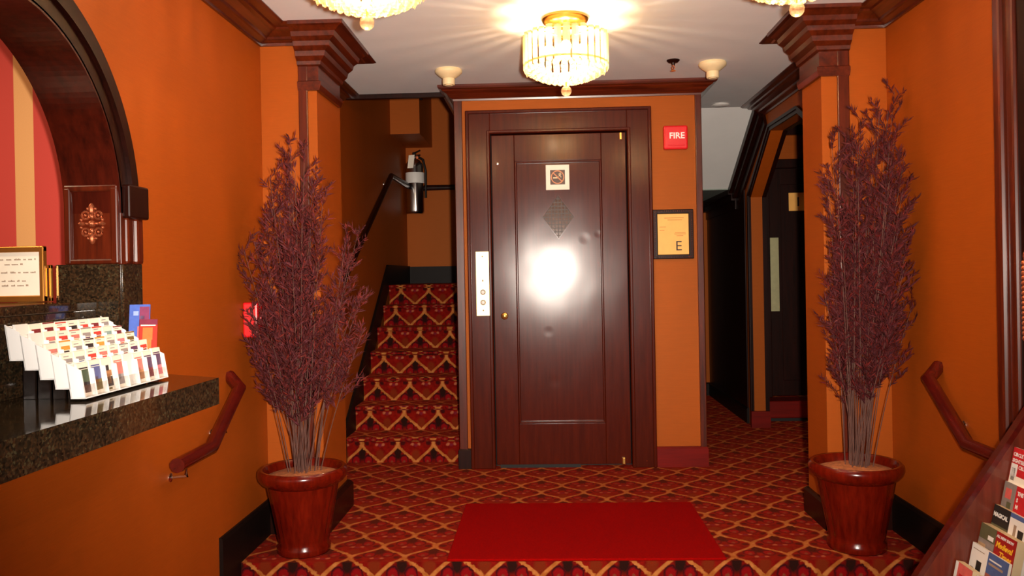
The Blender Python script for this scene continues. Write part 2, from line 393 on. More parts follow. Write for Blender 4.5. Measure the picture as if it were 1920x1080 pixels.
# right wall with the clipped opening to the side passage
OY0, OY1, OS0, OS1, OZ0, OZ1 = 4.36, 6.42, 5.2, 5.83, 1.765, 2.175
opening = [(OY1, 0.0), (OY1, OZ0), (OS1, OZ1), (OS0, OZ1), (OY0, OZ0), (OY0, 0.0)]
wr = MB()
wr.prism([(YB, LOB), (OY0, LOB), (OY0, OZ0), (OS0, OZ1), (OS1, OZ1), (OY1, OZ0), (OY1, LOB), (8.2, LOB), (8.2, H), (YB, H)], XR, XR+0.10)
struct('wall_right', wr, M['paper_wall'])
struct('wall_front', MB().box(-3.4, XR+0.2, YB-0.1, YB, LOB, H), M['paper_wall'])
# stair and passage end walls
b = MB().box(XL, ER, 8.0, 8.1, 0.0, 3.6); struct('wall_back', b, M['paper_wall'])
b = MB().box(ER, XR, 8.1, 8.2, 0.0, 1.9); struct('wall_back', b, M['paper_wall'])
# side room behind the clipped opening
b = MB(); b.box(1.687, 1.83, 6.85, 6.95, 0.0, H); b.box(1.83, 2.63, 6.85, 6.95, 2.105, H); b.box(2.63, 2.95, 6.85, 6.95, 0.0, H)
b.box(2.85, 2.95, 4.2, 6.85, 0, H); b.box(1.687, 2.85, 4.2, 4.3, 0, H); struct('wall_side', b, M['paper_wall'])
# reception room behind the arch
b = MB(); b.box(-3.4, XL-0.14, 2.9, 3.0, LOB, H); struct('wall_reception', b, M['stripes'])
b = MB(); b.box(-3.4, -3.3, 0.2, 2.9, LOB, H); b.box(-3.4, XL-0.14, 0.2, 0.3, LOB, H); struct('wall_reception', b, M['paper_wall'])
la = bpy.data.lights.new('reception_ceiling_lamp', 'AREA'); la.shape = 'DISK'; la.size = 0.35; la.energy = 17; la.color = (1.0, 0.72, 0.45)
lo = bpy.data.objects.new('reception_ceiling_lamp', la); COL.objects.link(lo); lo.location = (-2.35, 1.9, H-0.03)

# lift enclosure
e = MB(); e.box(EL, -0.462, YE, YE+0.12, 0, H); e.box(0.650, ER, YE, YE+0.12, 0, H); e.box(-0.462, 0.650, YE, YE+0.12, 2.214, H)
e.box(EL, EL+0.1, YE+0.12, 6.9, 0, 3.6); e.box(EL, ER, 5.26, 5.36, H, 3.6); e.box(ER-0.1, ER, YE+0.12, 8.1, 0, H)
struct('wall_back', e, M['paper_wall'])
# columns
for sx, x0, x1, y1 in ((1, XL, -1.065, 4.32), (-1, 1.29, XR, 4.16)):
    struct('wall_pier', MB().box(x0, x1, YC, y1, 0, H), M['paper_wall'])

# ------------------------------------------------------------------ mouldings (crown, capitals, trims)
CROWN = [(0, 0), (0, -0.070), (0.012, -0.070), (0.014, -0.058), (0.038, -0.050), (0.05, -0.050), (0.056, -0.040), (0.09, -0.024), (0.112, -0.021), (0.118, -0.013), (0.15, -0.011), (0.165, -0.004), (0.165, 0)]
CAP = [(0, 0), (0, -0.285), (0.016, -0.285), (0.026, -0.262), (0.026, -0.245), (0.012, -0.238), (0.012, -0.172), (0.026, -0.166), (0.03, -0.15), (0.052, -0.132), (0.058, -0.110), (0.082, -0.092), (0.088, -0.072), (0.112, -0.056), (0.120, -0.036), (0.150, -0.020), (0.166, -0.016), (0.168, -0.0), ]
struct('trim_1', MB().sweep([(XL, YB), (XL, YC), (-1.065, YC), (-1.065, 4.32), (XL, 4.32), (XL, 5.26)], CROWN, 1, H), M['woody'])
struct('trim_2', MB().sweep([(-1.150, YC+0.1), (-1.150, YC), (-1.065, YC), (-1.065, 4.28), (-1.150, 4.28)][1:4], CAP, 1, H), M['woody'])
struct('trim_3', MB().sweep([(XR, YB), (XR, YC), (1.29, YC), (1.29, 4.16), (XR, 4.16), (XR, 6.0)], CROWN, -1, H), M['woody'])
struct('trim_4', MB().sweep([(1.416, YC), (1.29, YC), (1.29, 4.16)], CAP, -1, H), M['woody'])
ECROWN = [(0, 0), (0, -0.085), (0.014, -0.085), (0.016, -0.074), (0.03, -0.066), (0.05, -0.046), (0.072, -0.034), (0.078, -0.026), (0.095, -0.022), (0.1, -0.012), (0.1, 0)]
struct('trim_5', MB().sweep([(EL, 6.9), (EL, YE), (ER, YE), (ER, 6.0)], ECROWN, 1, H), M['woodx'])
# crown following the sloped soffit down the passage
t = MB()
for (a, bb) in (((6.0, H), (6.86, 1.88)), ((6.86, 1.88), (8.1, 1.87))):
    (y0, z0), (y1, z1) = a, bb
    L = math.hypot(y1-y0, z1-z0); ny, nz = (z1-z0)/L, -(y1-y0)/L
    for d0, d1, o in ((0, 0.05, 0.075), (0.05, 0.10, 0.05), (0.10, 0.17, 0.02)):
        t.prism([(y0+ny*d0*1.0, z0+nz*d0), (y1+ny*d0, z1+nz*d0), (y1+ny*d1, z1+nz*d1), (y0+ny*d1, z0+nz*d1)], XR-o, XR)
struct('trim_6', t, M['darkwood'])
# wooden strips on the column faces, lift corners
def strip(name, x0, x1, y0, y1, z0, z1, mat='wood'):
    struct(name, MB().bevbox(x0, x1, y0, y1, z0, z1, 0.004), M[mat])
strip('trim_7', -1.150, -1.106, YC-0.014, YC, 0.12, H-0.05)
strip('trim_8', 1.360, 1.414, YC-0.014, YC, 0.12, H-0.05)
strip('trim_9', EL-0.012, -0.500, YE-0.014, YE+0.05, 0.12, H-0.08)
strip('trim_10', 0.940, ER+0.014, YE-0.014, YE+0.05, 0.12, H-0.08)
strip('trim_11', XL, EL, 5.255, 5.285, H-0.03, H, 'darkwood')
# casing of the clipped opening (both edges of the wall thickness)
def offset_poly(pts, d):
    out = []
    for i, p in enumerate(pts):
        p = Vector(p); ds = []
        if i: ds.append((p-Vector(pts[i-1])).normalized())
        if i < len(pts)-1: ds.append((Vector(pts[i+1])-p).normalized())
        ns = [Vector((q.y, -q.x)) for q in ds]; n = ns[0] if len(ns) == 1 else (ns[0]+ns[1])/(1+ns[0].dot(ns[1]))
        out.append(tuple(p+n*d))
    return out
t = MB()
for d0, d1, o in ((0.0, 0.025, 0.012), (0.025, 0.045, 0.02)):
    A_, B_ = offset_poly(opening, d0), offset_poly(opening, d1)
    for i in range(5): t.prism([A_[i], A_[i+1], B_[i+1], B_[i]], XR-o, XR)
A_, B_ = offset_poly(opening, -0.006), offset_poly(opening, 0.02)
for i in range(5): t.prism([A_[i], A_[i+1], B_[i+1], B_[i]], XR+0.085, XR+0.115)
struct('trim_12', t, M['darkwood'])

# baseboards
BASE = [(0, 0), (0, 0.165), (0.010, 0.165), (0.016, 0.15), (0.016, 0)]
b = MB().sweep([(XL, YP-0.19), (XL, YC)], [(0, -0.2), (0, 0.165), (0.010, 0.165), (0.016, 0.15), (0.016, -0.2)], 1, 0.0)
struct('baseboard_left', b, M['black'])
struct('baseboard_left', MB().sweep([(XL, YB), (XL, YP-0.19)], BASE, 1, LOB), M['black'])
b = MB().sweep([(XR, YP-0.19), (XR, YC)], [(0, -0.2), (0, 0.165), (0.010, 0.165), (0.016, 0.15), (0.016, -0.2)], -1, 0.0)
struct('baseboard_right', b, M['black'])
CB = [(0, 0), (0, 0.125), (0.012, 0.125), (0.02, 0.112), (0.02, 0)]
CW = [(0, 0), (0, 0.14), (0.012, 0.14), (0.028, 0.12), (0.028, 0)]
struct('baseboard_left', MB().sweep([(XL, YC), (-1.065, YC), (-1.065, 4.32), (XL, 4.32)], CW, 1), M['darkwood'])
struct('baseboard_right', MB().sweep([(XR, YC), (1.29, YC), (1.29, 4.16), (XR, 4.16)], CB, -1), M['darkwood'])
struct('baseboard_back', MB().sweep([(0.658, YE), (ER, YE), (ER, 8.1)], CB, 1), M['redbase'])
struct('baseboard_back', MB().sweep([(EL, ST0), (EL, YE), (-0.468, YE)], CB, 1), M['darkwood'])
struct('baseboard_right', MB().box(XR-0.03, XR+0.115, OY1-0.03, OY1+0.0, 0, 0.125), M['redbase'])
struct('baseboard_right', MB().sweep([(XR, OY1+0.16), (XR, 8.1)], CB, -1), M['black'])
struct('baseboard_back', MB().sweep([(XR, 8.1), (ER, 8.1)], CB, -1), M['black'])

# ------------------------------------------------------------------ stairs
st = thing('carpeted_staircase', 'narrow red and gold carpeted staircase rising beside the lift enclosure', 'stairs', (-0.93, ST0, 0))
SX0, SX1 = XL+0.022, EL-0.02
for k in range(7):
    y0 = ST0+GO*k; y1 = y0+GO if k < 6 else 8.0
    s_ = MB(); zt = RISE*(k+1); zb = RISE*k
    n = 0.012
    s_.prism([(y0, zb), (y0, zt-0.03), (y0-n, zt-0.02), (y0-n, zt-0.006), (y0-n+0.006, zt), (y1, zt), (y1, zb)], SX0, SX1)
    o = s_.build('step', M['carpet'], st, (-0.93, y0, zb)); carpet_uv(o, 3.675-0.125-zb)
# black skirtings
sk = MB(); sk.prism([(ST0-0.14, 0.0), (ST0-0.14, 0.13), (ST0+1.56, 1.2675+0.04), (8.0, 1.2675+0.04), (8.0, 1.1375), (ST0+1.56, 1.1), (ST0+0.05, 0)], XL+0.001, XL+0.021)
sk.build('skirting', M['black'], st, (XL, ST0, 0))
sk = MB(); sk.prism([(ST0-0.05, 0.0), (ST0-0.05, 0.22), (ST0+1.56, 1.2675+0.1), (6.9, 1.36), (6.9, 1.13), (ST0+1.56, 1.1), (ST0+0.05, 0)], SX1, SX1+0.018)
sk.build('skirting', M['darkwood'], st, (SX1, ST0, 0))
sk = MB().box(XL+0.022, EL, 7.98, 8.0, 1.1375, 1.30); sk.build('skirting', M['black'], st, (-1, 8, 1.14))
# boxed-in corner high over the landing
bx = MB().box(XL, -1.074, 7.2, 8.0, 2.455, 3.6); struct('wall_boxing', bx, M['paper_wall'])
strip('trim_13', -1.07, -1.045, 7.2, 7.23, 2.75, 3.6, 'darkwood')

# ------------------------------------------------------------------ lift door
door = sgroup('door_1', 'dark brown panelled lift door in a wide moulded frame', (0.09, YE, 0))
FX0, FX1, FZ = -0.468, 0.657, 2.216       # outer frame
LX0, LX1, LZ0, LZ1 = -0.322, 0.512, 0.018, 2.076
fr = MB()
yf = YE-0.022
def bar(mb, x0, x1, z0, z1, y0, y1, bev=0.004): mb.bevbox(x0, x1, y0, y1, z0, z1, bev)
bar(fr, FX0, LX0-0.006, 0, FZ, yf, YE+0.06); bar(fr, LX1+0.006, FX1, 0, FZ, yf, YE+0.06); bar(fr, LX0-0.008, LX1+0.008, LZ1+0.006, FZ, yf, YE+0.06)
fr.build('door_frame', M['doorframe'], door, (0.09, YE, 1.1))
bd = MB()
for x0, x1, z0, z1 in ((FX0-0.012, FX0+0.010, 0, FZ+0.012), (FX1-0.010, FX1+0.012, 0, FZ+0.012), (FX0, FX1, FZ-0.010, FZ+0.012)):
    bar(bd, x0, x1, z0, z1, yf-0.016+(0.0008 if x1-x0 > z1-z0 else 0), yf+0.01, 0.006)
for x0, x1, z0, z1 in ((LX0-0.028, LX0-0.008, 0, LZ1+0.028), (LX1+0.008, LX1+0.028, 0, LZ1+0.028), (LX0-0.028, LX1+0.028, LZ1+0.008, LZ1+0.028)):
    bar(bd, x0, x1, z0, z1, yf-0.008+(0.0008 if x1-x0 > z1-z0 else 0), yf+0.01, 0.005)
bd.build('frame_bead', M['doorframe'], door, (0.09, YE, 1.1))
yl = YE+0.004
PX0, PX1, PZ0, PZ1 = -0.180, 0.360, 0.274, 1.912
lf = MB()
bar(lf, LX0, PX0, LZ0, LZ1, yl, yl+0.04, 0.003); bar(lf, PX1, LX1, LZ0, LZ1, yl, yl+0.04, 0.003)
bar(lf, PX0, PX1, PZ1, LZ1, yl, yl+0.04, 0.003); bar(lf, PX0, PX1, LZ0, PZ0, yl, yl+0.04, 0.003)
lf.build('door_leaf', M['doorpaint'], door, (0.09, YE, 1.0))
# sunk panel with a diamond-shaped hole
pn = MB(); DXc, DZc, DW, DH = 0.088, 1.560, 0.098, 0.132
yp = yl+0.014
quad = [(PX0, PZ0), (PX1, PZ0), (PX1, PZ1), (PX0, PZ1)]; dia = [(DXc, DZc-DH), (DXc+DW, DZc), (DXc, DZc+DH), (DXc-DW, DZc)]
GX, GZ = 20, 48
vs = []; idx = {}
bm = bmesh.new()
outer = [bm.verts.new((x, yp, z)) for x, z in quad]; inner = [bm.verts.new((x, yp, z)) for x, z in dia]
midb, midr, midt, midl = [bm.verts.new((x, yp, z)) for x, z in ((DXc, PZ0), (PX1, DZc), (DXc, PZ1), (PX0, DZc))]
for fa in ((outer[0], midb, inner[0], inner[3], midl), (midb, outer[1], midr, inner[1], inner[0]), (midr, outer[2], midt, inner[2], inner[1]), (midt, outer[3], midl, inner[3], inner[2])): bm.faces.new(fa)
bm.verts.index_update(); pn.add([v.co[:] for v in bm.verts], [[v.index for v in q.verts] for q in bm.faces]); bm.free()
pn.build('panel', M['doorpaint'], door, (0.09, yp, 1.0))
pb = MB()
for x0, x1, z0, z1 in ((PX0, PX0+0.014, PZ0, PZ1), (PX1-0.014, PX1, PZ0, PZ1), (PX0, PX1, PZ0, PZ0+0.014), (PX0, PX1, PZ1-0.014, PZ1)):
    bar(pb, x0, x1, z0, z1, yl-0.007+(0.0008 if x1-x0 > z1-z0 else 0), yp, 0.005)
pb.build('panel_bead', M['doorframe'], door, (0.09, YE, 1.0))
wn = MB().prism([(DXc, DZc-DH), (DXc+DW, DZc), (DXc, DZc+DH), (DXc-DW, DZc)], yp+0.012, yp+0.018, 'Y')
gl = wn.build('window_pane', M['bronzeglass'], door, (DXc, yp, DZc)); gl['label'] = 'diamond-shaped wired glass pane'
wb = MB()
k_ = 1.07
for i in range(4):
    a, b2 = dia[i], dia[(i+1) % 4]
    o1 = [(DXc+(p[0]-DXc)*k_, DZc+(p[1]-DZc)*k_) for p in (a, b2)]
    wb.prism([a, b2, o1[1], o1[0]], yp-0.006, yp+0.014, 'Y')
wb.build('window_bead', M['doorframe'], gl, (DXc, yp, DZc))
wm = MB()
for i in range(-4, 5):
    x = DXc+i*0.021; h_ = DH*(1-abs(x-DXc)/DW)
    if h_ > 0.01: wm.box(x-0.0025, x+0.0025, yp+0.008, yp+0.012, DZc-h_, DZc+h_)
for i in range(-5, 6):
    z = DZc+i*0.023; w_ = DW*(1-abs(z-DZc)/DH)
    if w_ > 0.01: wm.box(DXc-w_, DXc+w_, yp+0.007, yp+0.011, z-0.0025, z+0.0025)
wmo = wm.build('wire_mesh', M['wire'], gl, (DXc, yp, DZc)); 
kn = MB().lathe_dir([(0.018, 0), (0.020, 0.004), (0.010, 0.008), (0.009, 0.02), (0.018, 0.026), (0.0225, 0.036), (0.020, 0.046), (0.008, 0.051), (0.001, 0.052)], (-0.256, yl, 0.95), (0, -1, 0))
kn.build('door_knob', M['brass'], door, (-0.256, yl, 0.95))['label'] = 'round brass knob'
pv = MB().bevbox(0.455, 0.478, yl-0.02, yl, 0.016, 0.062, 0.006); pv.build('floor_pivot', M['brass'], door, (0.467, yl, 0.04))
pv = MB().bevbox(0.474, 0.490, yl-0.012, yl, 2.03, 2.075, 0.003); pv.build('top_pivot', M['brass'], door, (0.48, yl, 2.05))
sc_ = MB().lathe_dir([(0.008, 0), (0.007, 0.004), (0.001, 0.005)], (-0.285, yl, 1.90), (0, -1, 0), 10); sc_.build('screw', M['chrome'], door, (-0.285, yl, 1.9))
MB().box(-0.3, 0.2, yl-0.002, yl+0.03, 0.0, 0.02).build('sill_gap', M['hole'], door, (0, YE, 0.01))
MB().box(FX0+0.01, FX1-0.01, YE+0.062, YE+0.075, 0, FZ-0.01).build('backing', M['hole'], door, (0.09, YE, 1))

# call plate on the frame
cp = thing('call_plate', 'tall polished brass call plate with two round buttons beside the dark door', 'button panel', (-0.389, yf, 1.15))
MB().bevbox(-0.431, -0.347, yf-0.005, yf, 0.952, 1.353, 0.002).build('plate', M['plate'], cp, (-0.389, yf, 1.15))
for z in (1.036, 1.100):
    bt = MB().lathe_dir([(0.017, 0), (0.017, 0.004), (0.013, 0.005), (0.013, 0.003)], (-0.388, yf-0.005, z), (0, -1, 0)); bb = bt.build('button', M['grey'], cp, (-0.388, yf, z))
    MB().lathe_dir([(0.0115, 0.002), (0.011, 0.007), (0.006, 0.009), (0.001, 0.0095)], (-0.388, yf-0.005, z), (0, -1, 0)).build('button_cap', M['white'], bb, (-0.388, yf, z))
MB().bevbox(-0.392, -0.384, yf-0.008, yf-0.004, 1.165, 1.178, 0.001).build('key_slot', M['grey'], cp, (-0.388, yf, 1.17))
for z in (0.987, 1.322): MB().lathe_dir([(0.005, 0), (0.004, 0.003), (0.001, 0.0035)], (-0.388, yf-0.005, z), (0, -1, 0), 8).build('screw', M['grey'], cp, (-0.388, yf, z))

# no smoking sign
ns = thing('no_smoking_sign', 'small square white and brown no smoking sign on the dark door panel', 'sign', (0.088, yp, 1.807))
MB().bevbox(0.015, 0.161, yp-0.006, yp, 1.729, 1.885, 0.0015).build('plate', M['paper'], ns, (0.088, yp, 1.807))
SY = yp-0.0065
MB().box(0.042, 0.134, SY, SY+0.0006, 1.762, 1.853).build('brown_square', M['brown'], ns, (0.088, SY, 1.807))
rg = MB(); n = 32
for i in range(n):
    a0, a1 = 2*PI*i/n, 2*PI*(i+1)/n
    rg.prism([(0.088+r*math.cos(a), 1.808+r*math.sin(a)) for r, a in ((0.036, a0), (0.042, a0), (0.042, a1), (0.036, a1))], SY-0.0006, SY, 'Y')
d_ = math.sqrt(0.5); q = 0.037*d_; h_ = 0.0035*d_
rg.prism([(0.088-q-h_, 1.808+q-h_), (0.088-q+h_, 1.808+q+h_), (0.088+q+h_, 1.808-q+h_), (0.088+q-h_, 1.808-q-h_)], SY-0.0012, SY-0.0006, 'Y')
rg.build('prohibition_ring', ink('sign_rose', (214, 140, 96)), ns, (0.088, SY, 1.808))
cg = MB(); cg.box(0.060, 0.086, SY-0.0009, SY-0.0003, 1.800, 1.808); cg.box(0.088, 0.094, SY-0.0009, SY-0.0003, 1.800, 1.808)
for i in range(7):
    cg.box(0.094+0.003*math.sin(i*1.3)+0.001*i, 0.0985+0.003*math.sin(i*1.3)+0.001*i, SY-0.0009, SY-0.0003, 1.812+0.0035*i, 1.816+0.0035*i)
    cg.box(0.104+0.003*math.sin(i*1.3+1), 0.1085+0.003*math.sin(i*1.3+1), SY-0.0009, SY-0.0003, 1.806+0.0035*i, 1.810+0.0035*i)
cg.build('cigarette', M['cream'], ns, (0.088, SY, 1.808))

# framed notice E
en = thing('framed_notice', 'amber notice with a large black letter E in a dark beaded frame', 'notice', (0.792, YE, 1.437))
fx0, fx1, fz0, fz1 = 0.668, 0.918, 1.284, 1.590
fm = MB()
for x0, x1, z0, z1 in ((fx0, fx0+0.03, fz0, fz1), (fx1-0.03, fx1, fz0, fz1), (fx0, fx1, fz0, fz0+0.028), (fx0, fx1, fz1-0.028, fz1)): fm.bevbox(x0, x1, YE-0.022+(0.0008 if x1-x0 > z1-z0 else 0), YE-0.001, z0, z1, 0.005)
fmo = fm.build('frame', M['darkwood'], en, (0.79, YE, 1.43))
be = MB()
for i in range(22):
    for x in (fx0+0.013, fx1-0.013): be.sphere((x, YE-0.023, fz0+0.02+i*0.0127), 0.0045, 6, 4)
for i in range(17):
    for z in (fz0+0.012, fz1-0.012): be.sphere((fx0+0.02+i*0.0131, YE-0.023, z), 0.0045, 6, 4)
be.build('beading', M['wood'], fmo, (0.79, YE, 1.43))
MB().box(fx0+0.025, fx1-0.025, YE-0.010, YE-0.004, fz0+0.024, fz1-0.024).build('sheet', M['tanpaper'], en, (0.79, YE, 1.43))
text_mb(MB(), 'E', 0.085, (0.805, YE-0.0102, 1.336), (1, 0, 0), (0, 0, 1), weight=0.0).build('letter', M['ink'], en, (0.82, YE, 1.36))
for x0, x1, z in ((0.74, 0.86, 1.535), (0.76, 0.85, 1.523), (0.805, 0.87, 1.445), (0.80, 0.872, 1.436), (0.815, 0.855, 1.425), (0.71, 0.75, 1.48), (0.71, 0.74, 1.46)): MB().box(x0, x1, YE-0.0108, YE-0.0100, z, z+0.004).build('print_line', M['faint'], en, (x0, YE, z))

# red wall alarm with white letters
al = thing('fire_alarm', 'square red fire alarm with white FIRE lettering on the wallpaper by the door', 'alarm', (0.815, YE, 2.03))
MB().bevbox(0.741, 0.889, YE-0.045, YE, 1.956, 2.102, 0.010).build('housing', M['red'], al, (0.815, YE, 2.03))
text_mb(MB(), 'FIRE', 0.052, (0.774, YE-0.0455, 2.022), (1.0, 0, 0), (0, 0, 1), depth=0.002, weight=0.0012).build('lettering', M['white'], al, (0.82, YE, 2.05))
MB().bevbox(0.765, 0.868, YE-0.050, YE-0.043, 1.976, 1.984, 0.002).build('ridge', M['red'], al, (0.815, YE, 1.98))

# second alarm, a pull box on the left wall by the plant
pb_ = thing('alarm_pull_box', 'red alarm pull box on the orange wall behind the fuller plant', 'alarm', (XL, 3.66, 1.02))
MB().bevbox(XL, XL+0.066, 3.585, 3.735, 0.95, 1.105, 0.008).build('housing', M['red'], pb_, (XL, 3.66, 1.02))
MB().bevbox(XL+0.064, XL+0.078, 3.60, 3.72, 1.0, 1.05, 0.004).build('pull_bar', M['red'], pb_, (XL, 3.66, 1.02))
MB().lathe_dir([(0.008, 0), (0.007, 0.006), (0.001, 0.007)], (XL+0.066, 3.66, 0.975), (1, 0, 0), 10).build('lock', M['chrome'], pb_, (XL, 3.66, 0.98))

# ------------------------------------------------------------------ second door behind the clipped opening
d2 = sgroup('door_2', 'dark door on a step inside the side opening', (2.23, 6.85, 0.17))
fr = MB(); fr.bevbox(1.785, 1.835, 6.815, 6.86, 0.165, 2.03, 0.005); fr.bevbox(2.625, 2.675, 6.815, 6.86, 0.165, 2.03, 0.005); fr.bevbox(1.785, 2.675, 6.805, 6.86, 2.03, 2.105, 0.008)
fr.build('door_frame', M['darkwood'], d2, (2.23, 6.85, 1.1))
lf = MB(); lf.bevbox(1.835, 1.935, 6.85, 6.89, 0.175, 2.03, 0.003); lf.bevbox(2.525, 2.625, 6.85, 6.89, 0.175, 2.03, 0.003); lf.bevbox(1.93, 2.53, 6.85, 6.89, 1.90, 2.03, 0.003); lf.bevbox(1.93, 2.53, 6.85, 6.89, 0.175, 0.30, 0.003)
lf.bevbox(1.925, 2.535, 6.862, 6.885, 0.28, 1.92, 0.003); lf.build('door_leaf', M['darkwood'], d2, (2.23, 6.87, 1.1))
pp = MB().bevbox(1.838, 1.912, 6.843, 6.85, 0.865, 1.470, 0.003).build('push_plate', M['pale_steel'], d2, (1.875, 6.85, 1.17)); pp['label'] = 'polished steel push plate'
struct('floor', MB().bevbox(1.69, 2.85, 6.62, 6.85, 0.03, 0.165, 0.008), M['redbase'])
struct('floor', MB().box(1.69, 2.85, 6.66, 6.85, 0.0, 0.03), M['hole'])
sg = thing('door_sign', 'small amber square sign with a single black stroke on the far door', 'sign', (2.074, 6.86, 1.757))
MB().bevbox(1.998, 2.150, 6.842, 6.85, 1.684, 1.832, 0.002).build('plate', M['tanpaper'], sg, (2.07, 6.85, 1.757))
text_mb(MB(), 'I', 0.10, (2.074, 6.8415, 1.724), (1, 0, 0), (0, 0, 1), align='CENTER', weight=0.002).build('lettering', M['ink'], sg, (2.07, 6.84, 1.757))
strip('trim_14', 1.69, 2.85, 6.80, 6.85, 2.30, H, 'darkwood')
struct('wall_panelling', MB().bevbox(XR-0.012, XR, OY1+0.17, 8.09, 0.12, 1.86, 0.004), M['darkwood'])
# far end of the passage: dark door
d3 = sgroup('door_3', 'dark door at the end of the low passage', (1.25, 8.1, 0))
lf = MB(); lf.bevbox(0.97, 1.525, 8.06, 8.1, 0.0, 1.80, 0.004); lf.build('door_leaf', M['darkwood'], d3, (1.25, 8.08, 0.9))
fr = MB(); fr.bevbox(1.49, 1.535, 8.045, 8.1, 0.0, 1.845, 0.004); fr.bevbox(0.97, 1.535, 8.04, 8.1, 1.79, 1.86, 0.006); fr.build('door_frame', M['black'], d3, (1.25, 8.08, 0.9))

# ------------------------------------------------------------------ ceiling fittings
def chandelier(cx, cy, label):
    t = thing('chandelier', label, 'ceiling light', (cx, cy, H), 'crystal drum ceiling lights')
    MB().lathe([(0.02, 0), (0.104, 0), (0.108, -0.010), (0.102, -0.022), (0.088, -0.030), (0.060, -0.034), (0.03, -0.042), (0.02, -0.05)], cx, cy, 40, H).build('canopy', M['brass'], t, (cx, cy, H))
    MB().lathe([(0.012, -0.04), (0.012, -0.12), (0.03, -0.125), (0.03, -0.135), (0.012, -0.14)], cx, cy, 12, H).build('stem', M['brass'], t, (cx, cy, H-0.08))
    hoop = MB()
    for z, r in ((-0.085, 0.180), (-0.21, 0.180)):
        hoop.lathe([(r-0.004, z), (r+0.002, z), (r+0.002, z-0.008), (r-0.004, z-0.008), (r-0.004, z)], cx, cy, 40, H, cap=False)
    for i in range(4):
        a = PI/4+i*PI/2; hoop.tube([(cx+0.02*math.cos(a), cy+0.02*math.sin(a), H-0.09), (cx+0.178*math.cos(a), cy+0.178*math.sin(a), H-0.09)], 0.004, 6)
    hoop.build('hoop', M['brass'], t, (cx, cy, H-0.1))
    N = 30
    for i in range(N):
        a = 2*PI*(i+0.5)/N; u = Vector((math.cos(a), math.sin(a), 0)); v = Vector((-math.sin(a), math.cos(a), 0)); c0 = Vector((cx, cy, H))
        r0 = 0.186; w_ = 0.0155
        sec = [u*r0+v*w_, u*(r0+0.010), u*r0-v*w_]          # triangular prism
        top, bot = -0.078-0.004*(i % 2), -0.232-0.007*(i % 2)
        vs = [c0+p+Vector((0, 0, top)) for p in sec]+[c0+p+Vector((0, 0, bot)) for p in sec]+[c0+u*(r0+0.002)+Vector((0, 0, bot-0.018))]
        MB().add(vs, [(0, 1, 2), (0, 3, 4, 1), (1, 4, 5, 2), (2, 5, 3, 0), (3, 6, 4), (4, 6, 5), (5, 6, 3)]).build('prism_strip', M['prism'], t, tuple(c0+u*r0+Vector((0, 0, -0.15))))
    # tiers of cut crystals forming the bowl
    cr = MB()
    for r, z, n in ((0.170, -0.243, 30), (0.147, -0.256, 26), (0.122, -0.267, 22), (0.096, -0.276, 18), (0.068, -0.283, 13), (0.042, -0.288, 8)):
        for i in range(n):
            a = 2*PI*(i+random.random()*0.2)/n; cr.sphere((cx+r*math.cos(a), cy+r*math.sin(a), H+z), 0.0125, 6, 4, 1.35, flat=True)
    co = cr.build('crystal_bowl', M['crystal'], t, (cx, cy, H-0.27)); co['kind'] = 'stuff'
    pl = MB()
    for i in range(6): a = 2*PI*i/6; pl.sphere((cx+0.02*math.cos(a), cy+0.02*math.sin(a), H-0.294), 0.009, 6, 4, 1.4, flat=True)
    pl.build('crystal_cluster', M['crystal'], t, (cx, cy, H-0.31))
    MB().tube([(cx, cy, H-0.28), (cx, cy, H-0.316)], 0.003, 6).build('drop_hook', M['brass'], t, (cx, cy, H-0.31))
    MB().sphere((cx, cy, H-0.336), 0.0245, 12, 8, 1.0, flat=True).build('crystal_drop', M['ball'], t, (cx, cy, H-0.336))
    for i in range(4):
        a = i*PI/2; b0 = (cx+0.075*math.cos(a), cy+0.075*math.sin(a), H-0.15)
        MB().sphere(b0, 0.024, 12, 8, 1.2).build('bulb', M['bulb'], t, b0)
    pl_ = point_light('chandelier_light', (cx, cy, H-0.165), LAMP_POWER, WARM, 0.02)
    pl_.parent = t; pl_.location = (0, 0, -0.175)
chandelier(0.112, 3.80, 'crystal drum ceiling light hanging straight before the dark door, wholly in view')
chandelier(-0.57, 2.70, 'crystal drum ceiling light cut off by the picture top, nearer the striped arch')
chandelier(0.825, 2.70, 'crystal drum ceiling light cut off by the picture top, nearer the passage side')
def detector(cx, cy, label):
    t = thing('smoke_detector', label, 'detector', (cx, cy, H), 'white ceiling detectors')
    MB().lathe([(0.01, 0), (0.074, 0), (0.078, -0.008), (0.076, -0.02), (0.060, -0.034), (0.040, -0.048), (0.034, -0.052)], cx, cy, 28, H).build('base', M['cream'], t, (cx, cy, H))
    MB().lathe([(0.034, -0.050), (0.035, -0.056), (0.035, -0.082), (0.033, -0.088), (0.022, -0.089), (0.022, -0.092), (0.001, -0.093)], cx, cy, 24, H).build('sensor_cap', M['cream'], t, (cx, cy, H-0.07))
detector(-0.528, 4.69, 'white bell-shaped detector above the stair side of the door cornice')
detector(0.962, 4.70, 'white bell-shaped detector above the passage side of the door cornice')
sp = thing('sprinkler', 'dark brass fire sprinkler hanging from the ceiling near a white detector', 'sprinkler', (0.73, 4.62, H))
MB().lathe([(0.01, 0), (0.036, 0), (0.036, -0.004), (0.026, -0.014), (0.012, -0.016), (0.009, -0.03)], 0.73, 4.62, 20, H).build('escutcheon', M['darkwood'], sp, (0.73, 4.62, H))
s2 = MB(); s2.tube([(0.73, 4.62, H-0.028), (0.722, 4.62, H-0.042), (0.73, 4.62, H-0.058)], 0.003, 6); s2.tube([(0.73, 4.62, H-0.028), (0.738, 4.62, H-0.042), (0.73, 4.62, H-0.058)], 0.003, 6); s2.build('frame_arms', M['copper'], sp, (0.73, 4.62, H-0.04))
